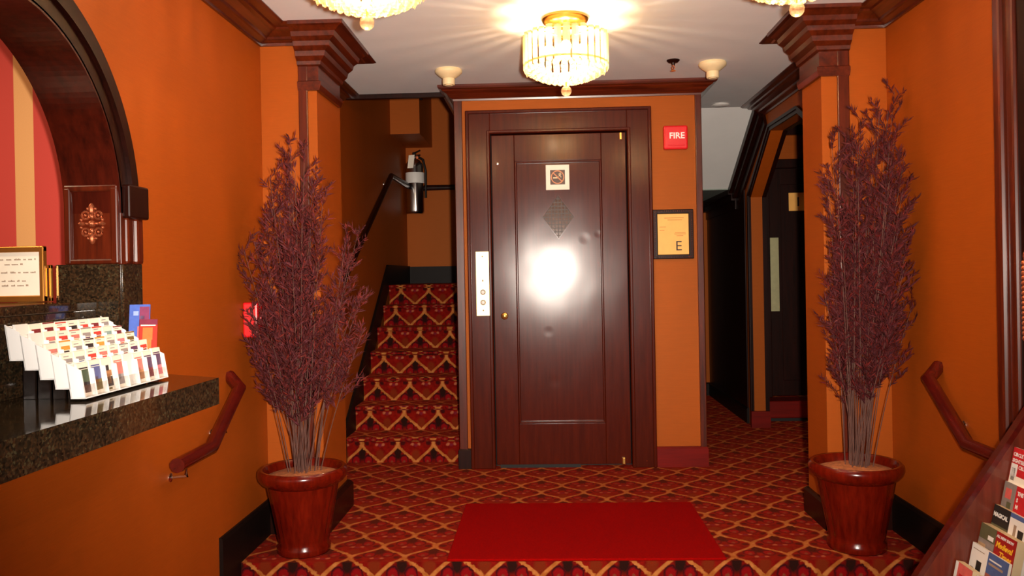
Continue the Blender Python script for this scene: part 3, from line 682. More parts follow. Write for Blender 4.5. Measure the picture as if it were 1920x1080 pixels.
MB().lathe([(0.002, -0.056), (0.013, -0.058), (0.014, -0.061), (0.002, -0.062)], 0.73, 4.62, 12, H).build('deflector', M['brass'], sp, (0.73, 4.62, H-0.06))
cl = thing('ceiling_disc', 'flat white round ceiling fitting at the far end before the sloping soffit', 'ceiling fitting', (1.255, 5.87, H))
MB().lathe([(0.01, 0), (0.06, 0), (0.06, -0.008), (0.048, -0.016), (0.001, -0.017)], 1.255, 5.87, 24, H).build('cover', M['white'], cl, (1.255, 5.87, H))
MB().lathe([(0.058, -0.002), (0.064, -0.002), (0.064, -0.006), (0.058, -0.006)], 1.255, 5.87, 24, H, cap=False).build('rim', M['chrome'], cl, (1.255, 5.87, H))

# ------------------------------------------------------------------ handrails, extinguisher, mat
def handrail(sx, xw, xr, label):
    t = thing('wall_handrail', label, 'handrail', (xr, 3.1, 0.6), 'short step handrails')
    yend = 2.785 if sx < 0 else 2.70
    MB().tube([(xr, yend, 0.572 if sx < 0 else 0.553), (xr, 3.075, 0.573 if sx < 0 else 0.553), (xr, 3.375, 0.757), (xw, 3.41, 0.806)], 0.027, 10, sq=0.95).build('rail', M['rail'], t, (xr, 3.1, 0.65))
    for y, z in ((2.86, 0.573), (3.22, 0.66)):
        br = MB().tube([(xr, y, z-0.02), (xr, y, z-0.055), (xw-sx*0.004, y, z-0.06)], 0.005, 8); br.lathe_dir([(0.016, 0), (0.016, 0.003), (0.008, 0.006), (0.001, 0.007)], (xw, y, z-0.06), (-sx, 0, 0), 12)
        br.build('bracket', M['chrome'], t, (xr, y, z-0.04))
handrail(-1, XL, -1.273, 'short red-brown handrail on the wall beyond the granite counter')
handrail(1, XR, 1.527, 'short red-brown handrail on the wall behind the brochure rack')
t = thing('stair_handrail', 'dark handrail climbing the stair wall and crossing the landing wall', 'handrail', (-1.27, 6, 1.6))
MB().tube([(-1.275, 5.0, 1.10), (-1.275, 6.9, 2.055), (-1.275, 7.955, 2.06), (EL-0.05, 7.955, 2.06)], 0.022, 8).build('rail', M['darkwood'], t, (-1.275, 6, 1.6))
for y, z in ((5.3, 1.25), (6.86, 2.035)):
    br = MB().tube([(-1.275, y, z-0.015), (-1.275, y, z-0.05), (XL+0.002, y, z-0.055)], 0.006, 6); br.lathe_dir([(0.025, 0), (0.024, 0.004), (0.001, 0.007)], (XL, y, z-0.055), (1, 0, 0), 12); br.build('bracket', M['chrome'], t, (-1.275, y, z))
ex = thing('fire_extinguisher', 'polished steel fire extinguisher with a white label hung on the landing wall', 'extinguisher', (-1.222, 7.835, 1.8))
ec = (-1.222, 7.835)
MB().lathe([(0.02, 0.0), (0.078, 0.0), (0.086, 0.012), (0.088, 0.03), (0.088, 0.44), (0.082, 0.475), (0.062, 0.505), (0.03, 0.522), (0.022, 0.53), (0.022, 0.545)], ec[0], ec[1], 28, 1.80).build('cylinder', M['chrome'], ex, (*ec, 1.8))
MB().lathe([(0.0885, 0.29), (0.0892, 0.292), (0.0892, 0.388), (0.0885, 0.39)], ec[0], ec[1], 28, 1.80, cap=False).build('label_band', M['white'], ex, (*ec, 2.1))
hd = MB(); hd.bevbox(ec[0]-0.015, ec[0]+0.015, ec[1]-0.03, ec[1]+0.03, 2.34, 2.385, 0.004); hd.tube([(ec[0]-0.015, ec[1]-0.02, 2.37), (ec[0]+0.06, ec[1]-0.03, 2.40)], 0.008, 6); hd.tube([(ec[0]-0.015, ec[1]-0.02, 2.35), (ec[0]+0.06, ec[1]-0.03, 2.355)], 0.008, 6); hd.build('valve_handle', M['smoke'], ex, (*ec, 2.36))
MB().tube([(ec[0]+0.02, ec[1]-0.02, 2.35), (ec[0]+0.085, ec[1]-0.03, 2.31), (ec[0]+0.108, ec[1]-0.02, 2.2), (ec[0]+0.104, ec[1]-0.02, 1.95)], 0.012, 8).build('hose', M['smoke'], ex, (*ec, 2.2))
MB().obox((ec[0]-0.055, ec[1]-0.094, 2.225), (0.055, 0, 0.004), (0, 0.0015, 0), (0.012, 0.02, 0.125)).build('inspection_tag', M['paper'], ex, (*ec, 2.28))
MB().lathe_dir([(0.014, 0), (0.014, 0.012), (0.001, 0.013)], (ec[0]+0.028, ec[1]-0.03, 2.335), (0, -1, 0), 12).build('gauge', M['copper'], ex, (*ec, 2.33))
MB().bevbox(ec[0]-0.05, ec[0]+0.05, 7.925, 8.0, 2.25, 2.30, 0.004).build('bracket', M['smoke'], ex, (*ec, 2.27))

mt = MB().bevbox(-0.437, 0.733, 3.468, 4.320, 0.0, 0.011, 0.004)
mo = mt.build('door_mat', M['mat'], None, (0.148, 3.894, 0)); tag(mo, 'plain bright red rectangular mat on the patterned carpet before the door', 'mat')

# ------------------------------------------------------------------ potted plants
def planter(cx, cy, sc, label, env, lean, leafm, seed, nst, tips=()):
    rnd = random.Random(seed)
    t = thing('potted_plant', label, 'plant', (cx, cy, 0), 'potted dried plants')
    hz = 0.372*sc; NST = 20
    pt = MB(); n = 40; prof = [(0.112, 0.0), (0.116, 0.006), (0.116, 0.03), (0.108, 0.042), (0.112, 0.06), (0.158, 0.31), (0.160, 0.322)]
    vs = []; fs = []
    for r, z in prof:
        for i in range(n*2):
            a = 2*PI*i/(n*2); flute = -0.004 if (i % 4 == 0 and 0.05 < z < 0.315) else 0.0
            vs.append((cx+(r*sc+flute)*math.cos(a), cy+(r*sc+flute)*math.sin(a), z*sc))
    for j in range(len(prof)-1):
        for i in range(n*2): k = (i+1) % (n*2); fs.append((j*n*2+i, j*n*2+k, (j+1)*n*2+k, (j+1)*n*2+i))
    fs.append(list(range(n*2))[::-1]); pt.add(vs, fs, True); pt.build('pot', M['pot'], t, (cx, cy, 0), sharp=60)
    MB().lathe([(0.158, 0.300), (0.176, 0.310), (0.190, 0.326), (0.196, 0.345), (0.194, 0.362), (0.184, 0.372), (0.172, 0.370), (0.164, 0.355), (0.158, 0.330), (0.158, 0.30)], cx, cy, 48, 0, cap=False).build('rim', M['pot'], t, (cx, cy, hz))
    MB().lathe([(0.161, 0.335), (0.12, 0.348), (0.06, 0.355), (0.001, 0.356)], cx, cy, 32, 0, cap=False).build('moss', M['soil'], t, (cx, cy, 0.34))
    def wid(z):
        for (z0, w0), (z1, w1) in zip(env, env[1:]):
            if z0 <= z <= z1: return w0+(w1-w0)*(z-z0)/(z1-z0)
        return env[-1][1] if z > env[-1][0] else env[0][1]
    zt_max = env[-1][0]
    xlim = (XL+0.02, 9) if cx < 0 else (-9, XR-0.02)
    def clampv(p): return Vector((min(max(p.x, xlim[0]), xlim[1]), min(p.y, 3.835), p.z))
    def leaf(mb, p, d, L, W):
        d = d.normalized(); sdir = d.cross(Vector((rnd.uniform(-1, 1), rnd.uniform(-1, 1), rnd.uniform(-1, 1)))).normalized(); nn = d.cross(sdir)
        a, b_, c_, e_ = p, p+d*L*0.45+sdir*W, p+d*L*0.45-sdir*W, p+d*L-nn*L*0.12
        mm = p+d*L*0.5+nn*W*0.3
        mb.add([clampv(x) for x in (a, b_, mm, c_, e_)], [(0, 1, 2), (0, 2, 3), (1, 4, 2), (2, 4, 3)])
    for k in range(nst):
        if k < len(tips): tx, ty, tz = tips[k]
        else:
            tz = zt_max - (zt_max-0.85)*(rnd.random()**1.1)*1.0
            a = rnd.uniform(0, 2*PI); rr = wid(tz)*math.sqrt(rnd.uniform(0.05, 1.0))
            tx, ty = cx+lean*(tz-0.35)+rr*math.cos(a), cy-0.06+rr*0.75*math.sin(a)
        tip = clampv(Vector((tx, ty, tz))); q_ = Vector((tip.x-cx, tip.y-cy))*0.16
        b0 = Vector((cx+q_.x+rnd.uniform(-0.03, 0.03), cy+q_.y+rnd.uniform(-0.03, 0.03), 0.345))
        mid = b0.lerp(tip, 0.5); mid.x = b0.x+(tip.x-b0.x)*0.36; mid.y = b0.y+(tip.y-b0.y)*0.36
        def at(u): return b0*(1-u)**2+mid*2*u*(1-u)+tip*u*u
        pts = [at(i/7) for i in range(8)]
        s_ = MB().tube(pts, 0.0025, 5, 0.0009).build('stem', M['stem'], t, tuple(b0))
        lv = MB(); u = rnd.uniform(0.34, 0.5)
        while u < 1.0:
            p = at(u); tg = (at(min(1, u+0.02))-at(u-0.02)).normalized()
            a = rnd.uniform(0, 2*PI); side = Vector((math.cos(a), math.sin(a)*0.8, 0)); d = (tg*0.75+side*0.8+Vector((0, 0, 0.25))).normalized()
            Lt = rnd.uniform(0.07, 0.17)*(1.2-0.65*u)
            q = p+d*Lt; q2 = clampv(q)
            lv.tube([clampv(p), clampv(p+d*Lt*0.55+Vector((0, 0, 0.008))), q2], 0.0013, 3, 0.0006)
            nl = int(Lt/0.0048)
            for i in range(nl):
                f_ = (i+1)/nl; pp_ = p+d*Lt*f_
                ld = (d*0.8+Vector((rnd.uniform(-1, 1), rnd.uniform(-1, 1), rnd.uniform(-0.6, 0.9)))*0.75)
                leaf(lv, pp_, ld, rnd.uniform(0.022, 0.048), rnd.uniform(0.0024, 0.0042))
            u += rnd.uniform(0.022, 0.045)
        for i in range(5): leaf(lv, at(0.97), (tip-at(0.93))+Vector((rnd.uniform(-1, 1), rnd.uniform(-1, 1), 0.4))*0.03, 0.04, 0.003)
        lo_ = lv.build('leaves', leafm, s_, tuple(at(0.7))); lo_['kind'] = 'stuff'
planter(-1.09, 3.625, 1.0, 'bushy purple dried plant in a glossy wooden pot by the staircase column', [(0.6, 0.10), (0.85, 0.24), (1.05, 0.33), (1.3, 0.33), (1.5, 0.24), (1.7, 0.12), (1.80, 0.05)], 0.02, M['leaf'], 11, 40,
        [(-1.125, 3.62, 1.84), (-1.29, 3.5, 1.33), (-0.80, 3.56, 1.12), (-0.78, 3.5, 0.98), (-1.02, 3.62, 1.66), (-0.84, 3.55, 1.3)])
planter(1.325, 3.63, 1.05, 'tall upright purple dried plant in a glossy wooden pot by the passage column', [(0.6, 0.08), (0.85, 0.17), (1.05, 0.2), (1.3, 0.2), (1.6, 0.18), (1.78, 0.13), (1.9, 0.05)], 0.055, M['leaf2'], 23, 42,
        [(1.53, 3.66, 1.97), (1.44, 3.62, 1.90), (1.235, 3.6, 1.76), (1.22, 3.6, 1.58), (1.57, 3.6, 1.05), (1.53, 3.6, 1.62)])

# ------------------------------------------------------------------ arch casing (wooden surround of the reception opening)
ar = sgroup('trim_15', 'dark mahogany arch around the reception opening', (XL, AC, SPR))
NA = 90
def ring(mb, ra, rb, x0, x1, a0=0.0, a1=PI):
    for i in range(NA):
        p, q = a0+(a1-a0)*i/NA, a0+(a1-a0)*(i+1)/NA
        mb.prism([(AC+ra*math.cos(p), SPR+ra*math.sin(p)), (AC+rb*math.cos(p), SPR+rb*math.sin(p)), (AC+rb*math.cos(q), SPR+rb*math.sin(q)), (AC+ra*math.cos(q), SPR+ra*math.sin(q))], x0, x1)
m_ = MB(); ring(m_, RI-0.006, RI+0.045, XL-0.002, XL+0.02); ring(m_, RI+0.045, RO-0.05, XL-0.002, XL+0.034); ring(m_, RO-0.05, RO, XL-0.002, XL+0.016)
m_.build('face_moulding', M['darkwood'], ar, (XL, AC, SPR+0.5))
m_ = MB(); ring(m_, RI-0.012, RI, XL-0.16, XL+0.02); m_.build('intrados_lining', M['archwood'], ar, (XL-0.1, AC, SPR+0.5))
for s in (1, -1):
    yj = AC+s*RI; yo = AC+s*RO
    Y = lambda a, b_: (min(a, b_), max(a, b_))
    bl = MB(); y0, y1 = Y(yj-s*0.012, yj+s*0.02); bl.bevbox(XL-0.16, XL+0.02, y0, y1, 1.26, 1.505, 0.003); jb = bl.build('jamb_block', M['wood'], ar, (XL-0.1, yj, 1.38))
    fb = MB(); y0, y1 = Y(yj-s*0.022, yj-s*0.010)
    for x0, x1, z0, z1 in ((XL-0.157, XL-0.135, 1.262, 1.50), (XL-0.010, XL+0.014, 1.262, 1.50), (XL-0.157, XL+0.014, 1.262, 1.278), (XL-0.157, XL+0.014, 1.488, 1.508)): fb.bevbox(x0, x1, y0+(0.0008 if x1-x0 > z1-z0 else 0), y1, z0, z1, 0.005)
    fb.build('panel_bead', M['wood'], jb, (XL-0.1, yj, 1.38))
    # carved lozenge ornament
    on = MB(); oc = Vector((XL-0.072, yj-s*0.012, 1.388))
    def orn(dx, dz, r, sz=1.0): on.sphere((oc.x+dx, oc.y, oc.z+dz), r, 8, 6, sz)
    for dx, dz, r, sz in ((0, 0, 0.012, 1), (0, 0.045, 0.010, 2.0), (0, -0.045, 0.010, 2.0), (0.032, 0, 0.012, 0.6), (-0.032, 0, 0.012, 0.6), (0, 0.022, 0.008, 1.2), (0, -0.022, 0.008, 1.2), (0.016, 0, 0.006, .8), (-0.016, 0, 0.006, .8)): orn(dx, dz, r, sz)
    for sx in (1, -1):
        for sz in (1, -1):
            pts = [oc+Vector((sx*(0.020+0.012*math.cos(a)), 0, sz*(0.026+0.012*math.sin(a)))) for a in [i*2*PI/10 for i in range(11)]]
            on.tube(pts, 0.0035, 6)
            orn(sx*0.020, sz*0.026, 0.005); orn(sx*0.034, sz*0.012, 0.005); orn(sx*0.012, sz*0.046, 0.005)
    on.build('carved_ornament', M['copper'], jb, tuple(oc))
    im = MB(); y0, y1 = Y(yj, yo+s*0.006); im.bevbox(XL, XL+0.044, y0, y1, 1.405, 1.51, 0.006); im.build('impost_block', M['darkwood'], ar, (XL, yj, 1.45))
    fl_ = MB()
    for k in range(2):
        y0, y1 = Y(yj+s*(0.012+k*0.062), yj+s*(0.058+k*0.062)); fl_.bevbox(XL, XL+0.028, y0, y1, 1.26, 1.41, 0.010)
    fl_.build('fluted_strip', M['wood'], ar, (XL, yj, 1.33))

# ------------------------------------------------------------------ granite counter and ledge
gc = thing('granite_counter', 'polished dark granite reception counter projecting from under the arch', 'counter', (-1.2, 2.0, 0.86))
cpoly = [(-1.011, 2.510), (-1.269, 2.649), (XL, 2.678), (XL, 2.505), (-1.40, 2.505), (-1.40, 1.2), (-1.055, 1.2)]
MB().prism(cpoly, 0.824, 0.905, 'Z').build('worktop', M['granite'], gc, (-1.2, 2, 0.86))
MB().bevbox(-1.42, -1.392, 1.49, 2.508, 0.905, 1.120, 0.002).build('riser', M['granite'], gc, (-1.4, 2, 1.0))
MB().bevbox(-1.86, -1.388, 1.49, 2.508, 1.120, 1.148, 0.004).build('ledge', M['granite'], gc, (-1.6, 2, 1.13))
jg = MB(); jg.bevbox(-1.52, XL+0.012, AC+RI-0.020, AC+RI-0.001, 0.905, 1.262, 0.003); jg.bevbox(XL, XL+0.018, AC+RI, AC+RO+0.004, 0.86, 1.262, 0.003)
jg.build('jamb_cladding', M['granite'], gc, (XL, AC+RI, 1.1))

# gold framed notice on the ledge
gf = thing('gold_framed_notice', 'gold framed cream notice with small print standing on the granite ledge', 'notice', (-1.70, 2.49, 1.148))
gx0, gx1, gz0, gz1, gy = -1.875, -1.533, 1.149, 1.320, 2.47
g = MB()
for x0, x1, z0, z1 in ((gx0, gx0+0.016, gz0, gz1), (gx1-0.014, gx1, gz0, gz1), (gx0, gx1, gz0, gz0+0.02), (gx0, gx1, gz1-0.018, gz1)): g.bevbox(x0, x1, gy+(0.0008 if x1-x0 > z1-z0 else 0), gy+0.02, z0, z1, 0.003)
g.build('frame', M['goldframe'], gf, (-1.7, gy, 1.23))
MB().box(gx0+0.012, gx1-0.012, gy+0.009, gy+0.013, gz0+0.012, gz1-0.012).build('sheet', M['paper'], gf, (-1.7, gy, 1.23))
rnd = random.Random(5)
for z, x0, x1 in ((1.278, -1.705, -1.565), (1.263, -1.66, -1.60), (1.238, -1.71, -1.558), (1.212, -1.67, -1.59), (1.198, -1.67, -1.585)):
    x = x0; tx = MB()
    while x < x1:
        wd = rnd.uniform(0.010, 0.026); wd = min(wd, x1-x)
        for i in range(max(1, int(wd/0.0042))): tx.box(x+i*0.0042, x+i*0.0042+0.003, gy+0.0082, gy+0.0089, z, z+rnd.choice((0.0034, 0.0034, 0.0052)))
        x += wd+0.005
    tx.build('print_line', M['grey'], gf, (x0, gy, z))['kind'] = 'stuff'
g2 = thing('slim_gold_frame', 'slim gold frame edge showing behind the cream notice on the ledge', 'frame', (-1.53, 2.52, 1.148))
g = MB()
for x0, x1 in ((-1.6, -1.585), (-1.5335, -1.5245)): g.bevbox(x0, x1, 2.494, 2.506, 1.149, 1.262, 0.002)
g.bevbox(-1.6, -1.5245, 2.494, 2.506, 1.149, 1.162, 0.002); g.bevbox(-1.6, -1.5245, 2.494, 2.506, 1.25, 1.262, 0.002)
g.build('frame', M['goldframe'], g2, (-1.56, 2.52, 1.2))
MB().box(-1.59, -1.53, 2.499, 2.503, 1.155, 1.257).build('sheet', M['brown'], g2, (-1.56, 2.52, 1.2))

# ------------------------------------------------------------------ tiered card holder with its cards
HA, HB = Vector((-1.163, 2.040, 0.912)), Vector((-1.157, 2.484, 0.912))
HU = (HB-HA); HL = HU.length; HU.normalize(); HV = Vector((-HU.y, HU.x, 0))    # HV points to the wall
if HV.x > 0: HV = -HV
TD, TZ, PHT, LEAN = 0.0395, 0.0245, 0.080, 0.012
hd = thing('card_holder', 'white five-tier card holder stepping up on the granite counter', 'display stand', tuple((HA+HB)/2))
for k in range(5):
    o = HA + HV*TD*k + Vector((0, 0, TZ*k))
    up_ = HV*LEAN + Vector((0, 0, PHT))
    for e_, nm in ((0, 'side_panel'), (HL-0.003, 'side_panel')):
        q = o+HU*e_; vs = []
        prof = [(0, 0, 0), (TD, 0, 0.004), (TD, 1, 0.012), (0, 1, -0.008)]
        for du in (0, 0.003):
            for dv, du_, dz in prof: vs.append(q+HU*du+HV*dv+up_*du_+Vector((0, 0, dz)))
        MB().add(vs, [(3, 2, 1, 0), (4, 5, 6, 7), (0, 1, 5, 4), (1, 2, 6, 5), (2, 3, 7, 6), (3, 0, 4, 7)]).build(nm, M['whiteacrylic'], hd, tuple(q))
    MB().obox(o, HU*HL, HV*TD, Vector((0, 0, 0.003))).build('tier_base', M['whiteacrylic'], hd, tuple(o))
    MB().obox(o+HV*(TD-0.004), HU*HL, HV*0.0025, up_+Vector((0, 0, 0.008))).build('back_panel', M['whiteacrylic'], hd, tuple(o))
    MB().obox(o, HU*HL, HV*0.0015, up_*0.42).build('front_lip', M['acrylic'], hd, tuple(o))
    for j in range(1, 8):
        MB().obox(o+HU*(HL*j/8-0.001), HU*0.002, HV*(TD-0.004), up_*0.9).build('divider', M['whiteacrylic'], hd, tuple(o))
for k in range(5):
    o = HA + HV*(TD*k+0.006) + HU*0.05
    for o2 in (o, o+HU*(HL-0.106)): MB().obox(Vector((o2.x, o2.y, 0.906)), HU*0.006, HV*(TD-0.008), Vector((0, 0, 0.006+TZ*k))).build('support_rib', M['smoke'], hd, tuple(o2))
TIER = ['front tier', 'second tier', 'middle tier', 'fourth tier', 'back tier']
ORD = ['first', 'second', 'third', 'fourth', 'fifth', 'sixth', 'seventh', 'eighth']
INK = dict(black=(40, 26, 30), maroon=(120, 26, 34), red=(206, 60, 50), grey=(150, 140, 140), orange=(226, 150, 60), pink=(226, 120, 130), teal=(130, 160, 160), olive=(110, 92, 40), violet=(88, 54, 90), rose=(206, 120, 110), green=(70, 84, 60), blue=(90, 96, 150), tan=(176, 120, 76))
rows = {4: [None, ('maroon', 'black'), ('maroon', 'grey'), ('red', 'maroon'), ('black', 'maroon'), ('red', 'orange'), ('maroon', 'rose'), ('grey', 'teal')],
        3: [None, ('rose', 'grey'), ('red', 'rose'), ('rose', 'orange'), ('grey', 'violet'), ('red', 'maroon'), ('teal', 'teal'), ('maroon', 'black')],
        2: [('rose', 'rose'), ('orange', 'black'), ('grey', 'grey'), ('black', 'violet'), ('orange', 'red'), ('grey', 'teal'), ('pink', 'red'), ('olive', 'black')],
        1: [('grey', 'grey'), ('grey', 'blue'), ('red', 'red'), ('rose', 'red'), ('rose', 'grey'), ('grey', 'maroon'), ('violet', 'black'), ('red', 'maroon')],
        0: [('green', 'black'), ('blue', 'olive'), ('tan', 'black'), ('rose', 'grey'), None, ('rose', 'tan'), ('violet', 'maroon'), ('violet', 'pink')]}
rnd = random.Random(3)
for k in range(5):
    for j in range(8):
        sp_ = rows[k][j]
        o = HA + HV*(TD*k+0.012) + Vector((0, 0, TZ*k+0.0035)) + HU*(HL*j/8+0.0028)
        W, Ht = HL/8-0.0056, 0.086+rnd.uniform(-0.003, 0.004)
        up_ = (HV*LEAN+Vector((0, 0, PHT)))*(Ht/PHT)
        cm = MB().obox(o, HU*W, HV*0.007, up_)
        mats = [M['paper']]
        def patch(x0, x1, z0, z1, col):
            if ink('ink_'+col, INK[col]) not in mats: mats.append(M['ink_'+col])
            cm.cur = mats.index(M['ink_'+col])
            cm.obox(o+HU*W*x0-HV*0.0004+up_*z0, HU*W*(x1-x0), HV*0.0005, up_*(z1-z0))
        if sp_ is None:
            mats[0] = M['white']; lab = 'blank white card'
        else:
            a, b_ = sp_
            if k == 0:
                if j == 2:
                    patch(0.12, 0.88, 0.12, 0.42, 'black'); patch(0.15, 0.85, 0.44, 0.62, 'tan'); patch(0.36, 0.64, 0.60, 0.78, 'black'); patch(0.3, 0.7, 0.2, 0.5, 'tan'); patch(0.3, 0.7, 0.02, 0.08, 'olive')
                else:
                    patch(0.08, 0.92, 0.42, 0.80, a); patch(0.08, 0.92, 0.10, 0.42, b_); patch(0.1, 0.9, 0.82, 0.86, 'black' if j == 0 else a); patch(0.3, 0.6, 0.25, 0.5, 'tan' if j % 2 else 'rose')
                lab = f'card with a {a} and {b_} picture'
            else:
                patch(0.12, 0.88, 0.72, 0.84, a); patch(0.2, 0.8, 0.64, 0.70, b_)
                if rnd.random() < 0.7: patch(0.15, 0.6, 0.90, 0.925, 'grey')
                if rnd.random() < 0.4: patch(0.0, 1.0, 0.96, 1.0, a)
                lab = f'white card with {a} and {b_} print'
        cm.cur = 0
        co = cm.build('display_card', mats, None, tuple(o))
        end = f'{ORD[j]} from the near end' if j < 4 else (f'{ORD[7-j]} from the far end' if j < 7 else 'last at the far end')
        tag(co, f'{lab}, {TIER[k]}, {end}', 'card', 'cards in the tiered holder')
# two taller leaflets at the far end
def leaflet(name, o, w_, h_, mats, patches, label, lean=0.02, xdir=None, nrm=None):
    x_ = xdir or HU; n_ = nrm or HV; up_ = n_*lean+Vector((0, 0, h_))
    cm = MB().obox(o, x_*w_, n_*0.004, up_)
    for i, x0, x1, z0, z1 in patches:
        cm.cur = i; cm.obox(o+x_*w_*x0-n_*0.0006+up_*z0, x_*w_*(x1-x0), n_*0.0007, up_*(z1-z0))
    ob = cm.build(name, mats, None, tuple(o)); tag(ob, label, 'leaflet', 'leaflets at the far end of the holder'); return ob
lx = Vector((0.98, 0.10, 0)).normalized(); ln_ = Vector((-0.10, 0.98, 0)).normalized()
leaflet('leaflet', Vector((-1.288, 2.497, 1.0)), 0.062, 0.134, [ink('leaflet_blue', (70, 100, 190)), ink('leaflet_violet', (130, 50, 90)), ink('leaflet_pale', (150, 170, 220)), ink('leaflet_pink', (200, 110, 110))],
        [(1, 0.5, 0.98, 0.3, 0.95), (2, 0.2, 0.45, 0.75, 0.85), (2, 0.55, 0.75, 0.66, 0.74), (3, 0.42, 0.85, 0.1, 0.5)], 'tall blue and violet leaflet propped behind the red one at the holder end', xdir=lx, nrm=ln_)
leaflet('leaflet', Vector((-1.244, 2.470, 0.965)), 0.054, 0.124, [ink('leaflet_red', (176, 40, 24)), ink('leaflet_plum', (120, 30, 60)), ink('leaflet_orange', (226, 110, 50)), ink('leaflet_dark', (70, 20, 18)), M['paper']],
        [(1, 0, 1, 0.86, 1.0), (4, 0.08, 0.9, 0.84, 0.875), (2, 0.2, 0.75, 0.5, 0.8), (2, 0.45, 0.7, 0.25, 0.5), (3, 0.1, 0.95, 0.0, 0.22)], 'red and orange leaflet standing in the holder before the blue one', xdir=lx, nrm=ln_)

# ------------------------------------------------------------------ wooden casing on the right wall
cs = sgroup('trim_16', 'glossy mahogany casing with a carved strip on the passage-side wall', (XR, 2.7, 1))
MB().bevbox(XR-0.045, XR, 2.855, 2.905, LOB, H-0.08, 0.012).build('edge_moulding', M['wood'], cs, (XR, 2.88, 1))
MB().bevbox(XR-0.026, XR, 2.81, 2.858, LOB, H-0.08, 0.010).build('inner_moulding', M['wood'], cs, (XR, 2.83, 1))
MB().box(XR-0.012, XR, 1.9, 2.815, LOB, H-0.08).build('panel', M['darkwood'], cs, (XR, 2.4, 1))
oc = MB()
for i in range(16):
    z = 0.965+i*0.0165; oc.sphere((XR-0.012, 2.782, z), 0.013, 8, 6, 0.9); oc.sphere((XR-0.014, 2.760, z+0.008), 0.010, 8, 6, 0.9)
oc.sphere((XR-0.012, 2.772, 1.235), 0.012, 8, 6, 1.8)
oc.build('carved_strip', M['copper'], cs, (XR, 2.77, 1.1))

# ------------------------------------------------------------------ brochure rack and brochures
rk = thing('brochure_rack', 'sloping dark wooden brochure rack standing against the wall', 'rack', (1.35, 2.4, LOB))
RY = 2.60
edge = lambda z: 1.147+(z-0.251)*(1.461-1.147)/(0.718-0.251)
side = [(1.575, LOB), (1.02, LOB), (1.02, 0.04), (edge(0.08), 0.08), (edge(0.80), 0.80), (1.53, 0.845), (1.575, 0.845)]
for y in (RY, 1.60): MB().prism(side, y, y+0.022, 'Y').build('side_panel', M['rackwood'], rk, (1.3, y, 0.3))
ed = MB()
for (x0, z0), (x1, z1) in zip(side[2:5], side[3:6]): ed.prism([(x0, z0), (x1, z1), (x1-0.012, z1+0.010), (x0-0.012, z0+0.010)], RY-0.004, RY+0.026, 'Y')
ed.build('edge_strip', M['rail'], rk, (1.3, RY, 0.4))
MB().box(1.555, 1.575, 1.62, RY, LOB, 0.84).build('back_panel', M['rackwood'], rk, (1.56, 2.1, 0.3))
ROWS = [(1.430, 0.648), (1.400, 0.545), (1.368, 0.474), (1.328, 0.418), (1.300, 0.358), (1.248, 0.302)]
BH = 0.215
for x, z in ROWS:
    b_ = Vector((x-0.045, 0, z-BH))
    MB().obox((b_.x-0.006, 1.622, b_.z-0.010), (0.045, 0, 0), (0, RY-1.622, 0), (0, 0, 0.010)).build('shelf', M['rackwood'], rk, (x, 2.1, b_.z))
    MB().obox((b_.x-0.008, 1.622, b_.z-0.012), (-0.004, 0, 0), (0, RY-1.622, 0), (0.008, 0, 0.04)).build('lip', M['rackwood'], rk, (x-0.04, 2.1, b_.z))
def brochure(row, y1, w_, thick, cover, label, draw=None, paper='paper', dz=0.0, group='brochures in the wall rack'):
    x, z = ROWS[row]
    t = thing('brochure', label, 'brochure', (x-0.045, y1-w_/2, z-BH), group)
    up_ = Vector((0.045, 0, BH+dz)); fn_ = Vector((-up_.z, 0, up_.x)).normalized()     # towards the room
    o = Vector((x-0.045, y1, z-BH+0.0005))-fn_*0.0
    MB().obox(o-fn_*thick, Vector((0, -w_, 0)), fn_*thick, up_).build('pages', M[paper], t, tuple(o))
    MB().obox(o, Vector((0, -w_, 0)), fn_*0.0012, up_).build('cover', cover, t, tuple(o))
    uu = up_.normalized()
    def P(a, h): return o+Vector((0, -w_*a, 0))+up_*h+fn_*0.0014
    def patch(a0, a1, h0, h1, mat, nm='picture'): MB().obox(P(a0, h0)-fn_*0.0004, Vector((0, -w_*(a1-a0), 0)), fn_*0.0006, up_*(h1-h0)).build(nm, mat, t, tuple(P(a0, h0)))
    def txt(s, a, h, size, mat, weight=0.0, shear=0.0): text_mb(MB(), s, size, P(a, h)+fn_*0.0004, (0, -1, 0), uu, depth=0.0005, weight=weight, shear=shear).build('lettering', mat, t, tuple(P(a, h)))
    if draw: draw(patch, txt)
    return t
bred, bgrey, bblue, bblk, byel = ink('brochure_red', (196, 26, 34)), ink('brochure_grey', (140, 128, 122)), ink('brochure_blue', (74, 96, 150)), ink('brochure_black', (32, 26, 22)), ink('brochure_yellow', (246, 190, 40))
wht, pnk, tan_, grn = M['white'], ink('brochure_pink', (214, 96, 88)), ink('brochure_tan', (186, 150, 112)), ink('brochure_green', (92, 88, 60))
def d1(p, t): t('CIRCLE LINE', 0.05, 0.885, 0.0155, wht, 0.0003); t('SIGHTSEEING', 0.05, 0.80, 0.0155, wht, 0.0003); t('CRUISES', 0.42, 0.725, 0.0155, wht, 0.0003); p(0.03, 0.36, 0.60, 0.78, wht); p(0.10, 0.28, 0.55, 0.72, bgrey); p(0.03, 1.0, 0.3, 0.62, M['paper'])
brochure(0, RY-0.004, 0.1, 0.006, bred, 'red sightseeing brochure with white capitals, highest in the wooden rack', d1)
brochure(0, RY-0.106, 0.1, 0.012, bblue, 'blue-topped brochure beside the red sightseeing one at the rack top', lambda p, t: p(0, 1, 0.5, 0.9, wht))
brochure(1, RY-0.006, 0.062, 0.006, bgrey, 'grey photo brochure with a faint pink mark below the red sightseeing one', lambda p, t: (p(0.2, 0.7, 0.78, 0.92, pnk), p(0.45, 0.8, 0.55, 0.74, grn)))
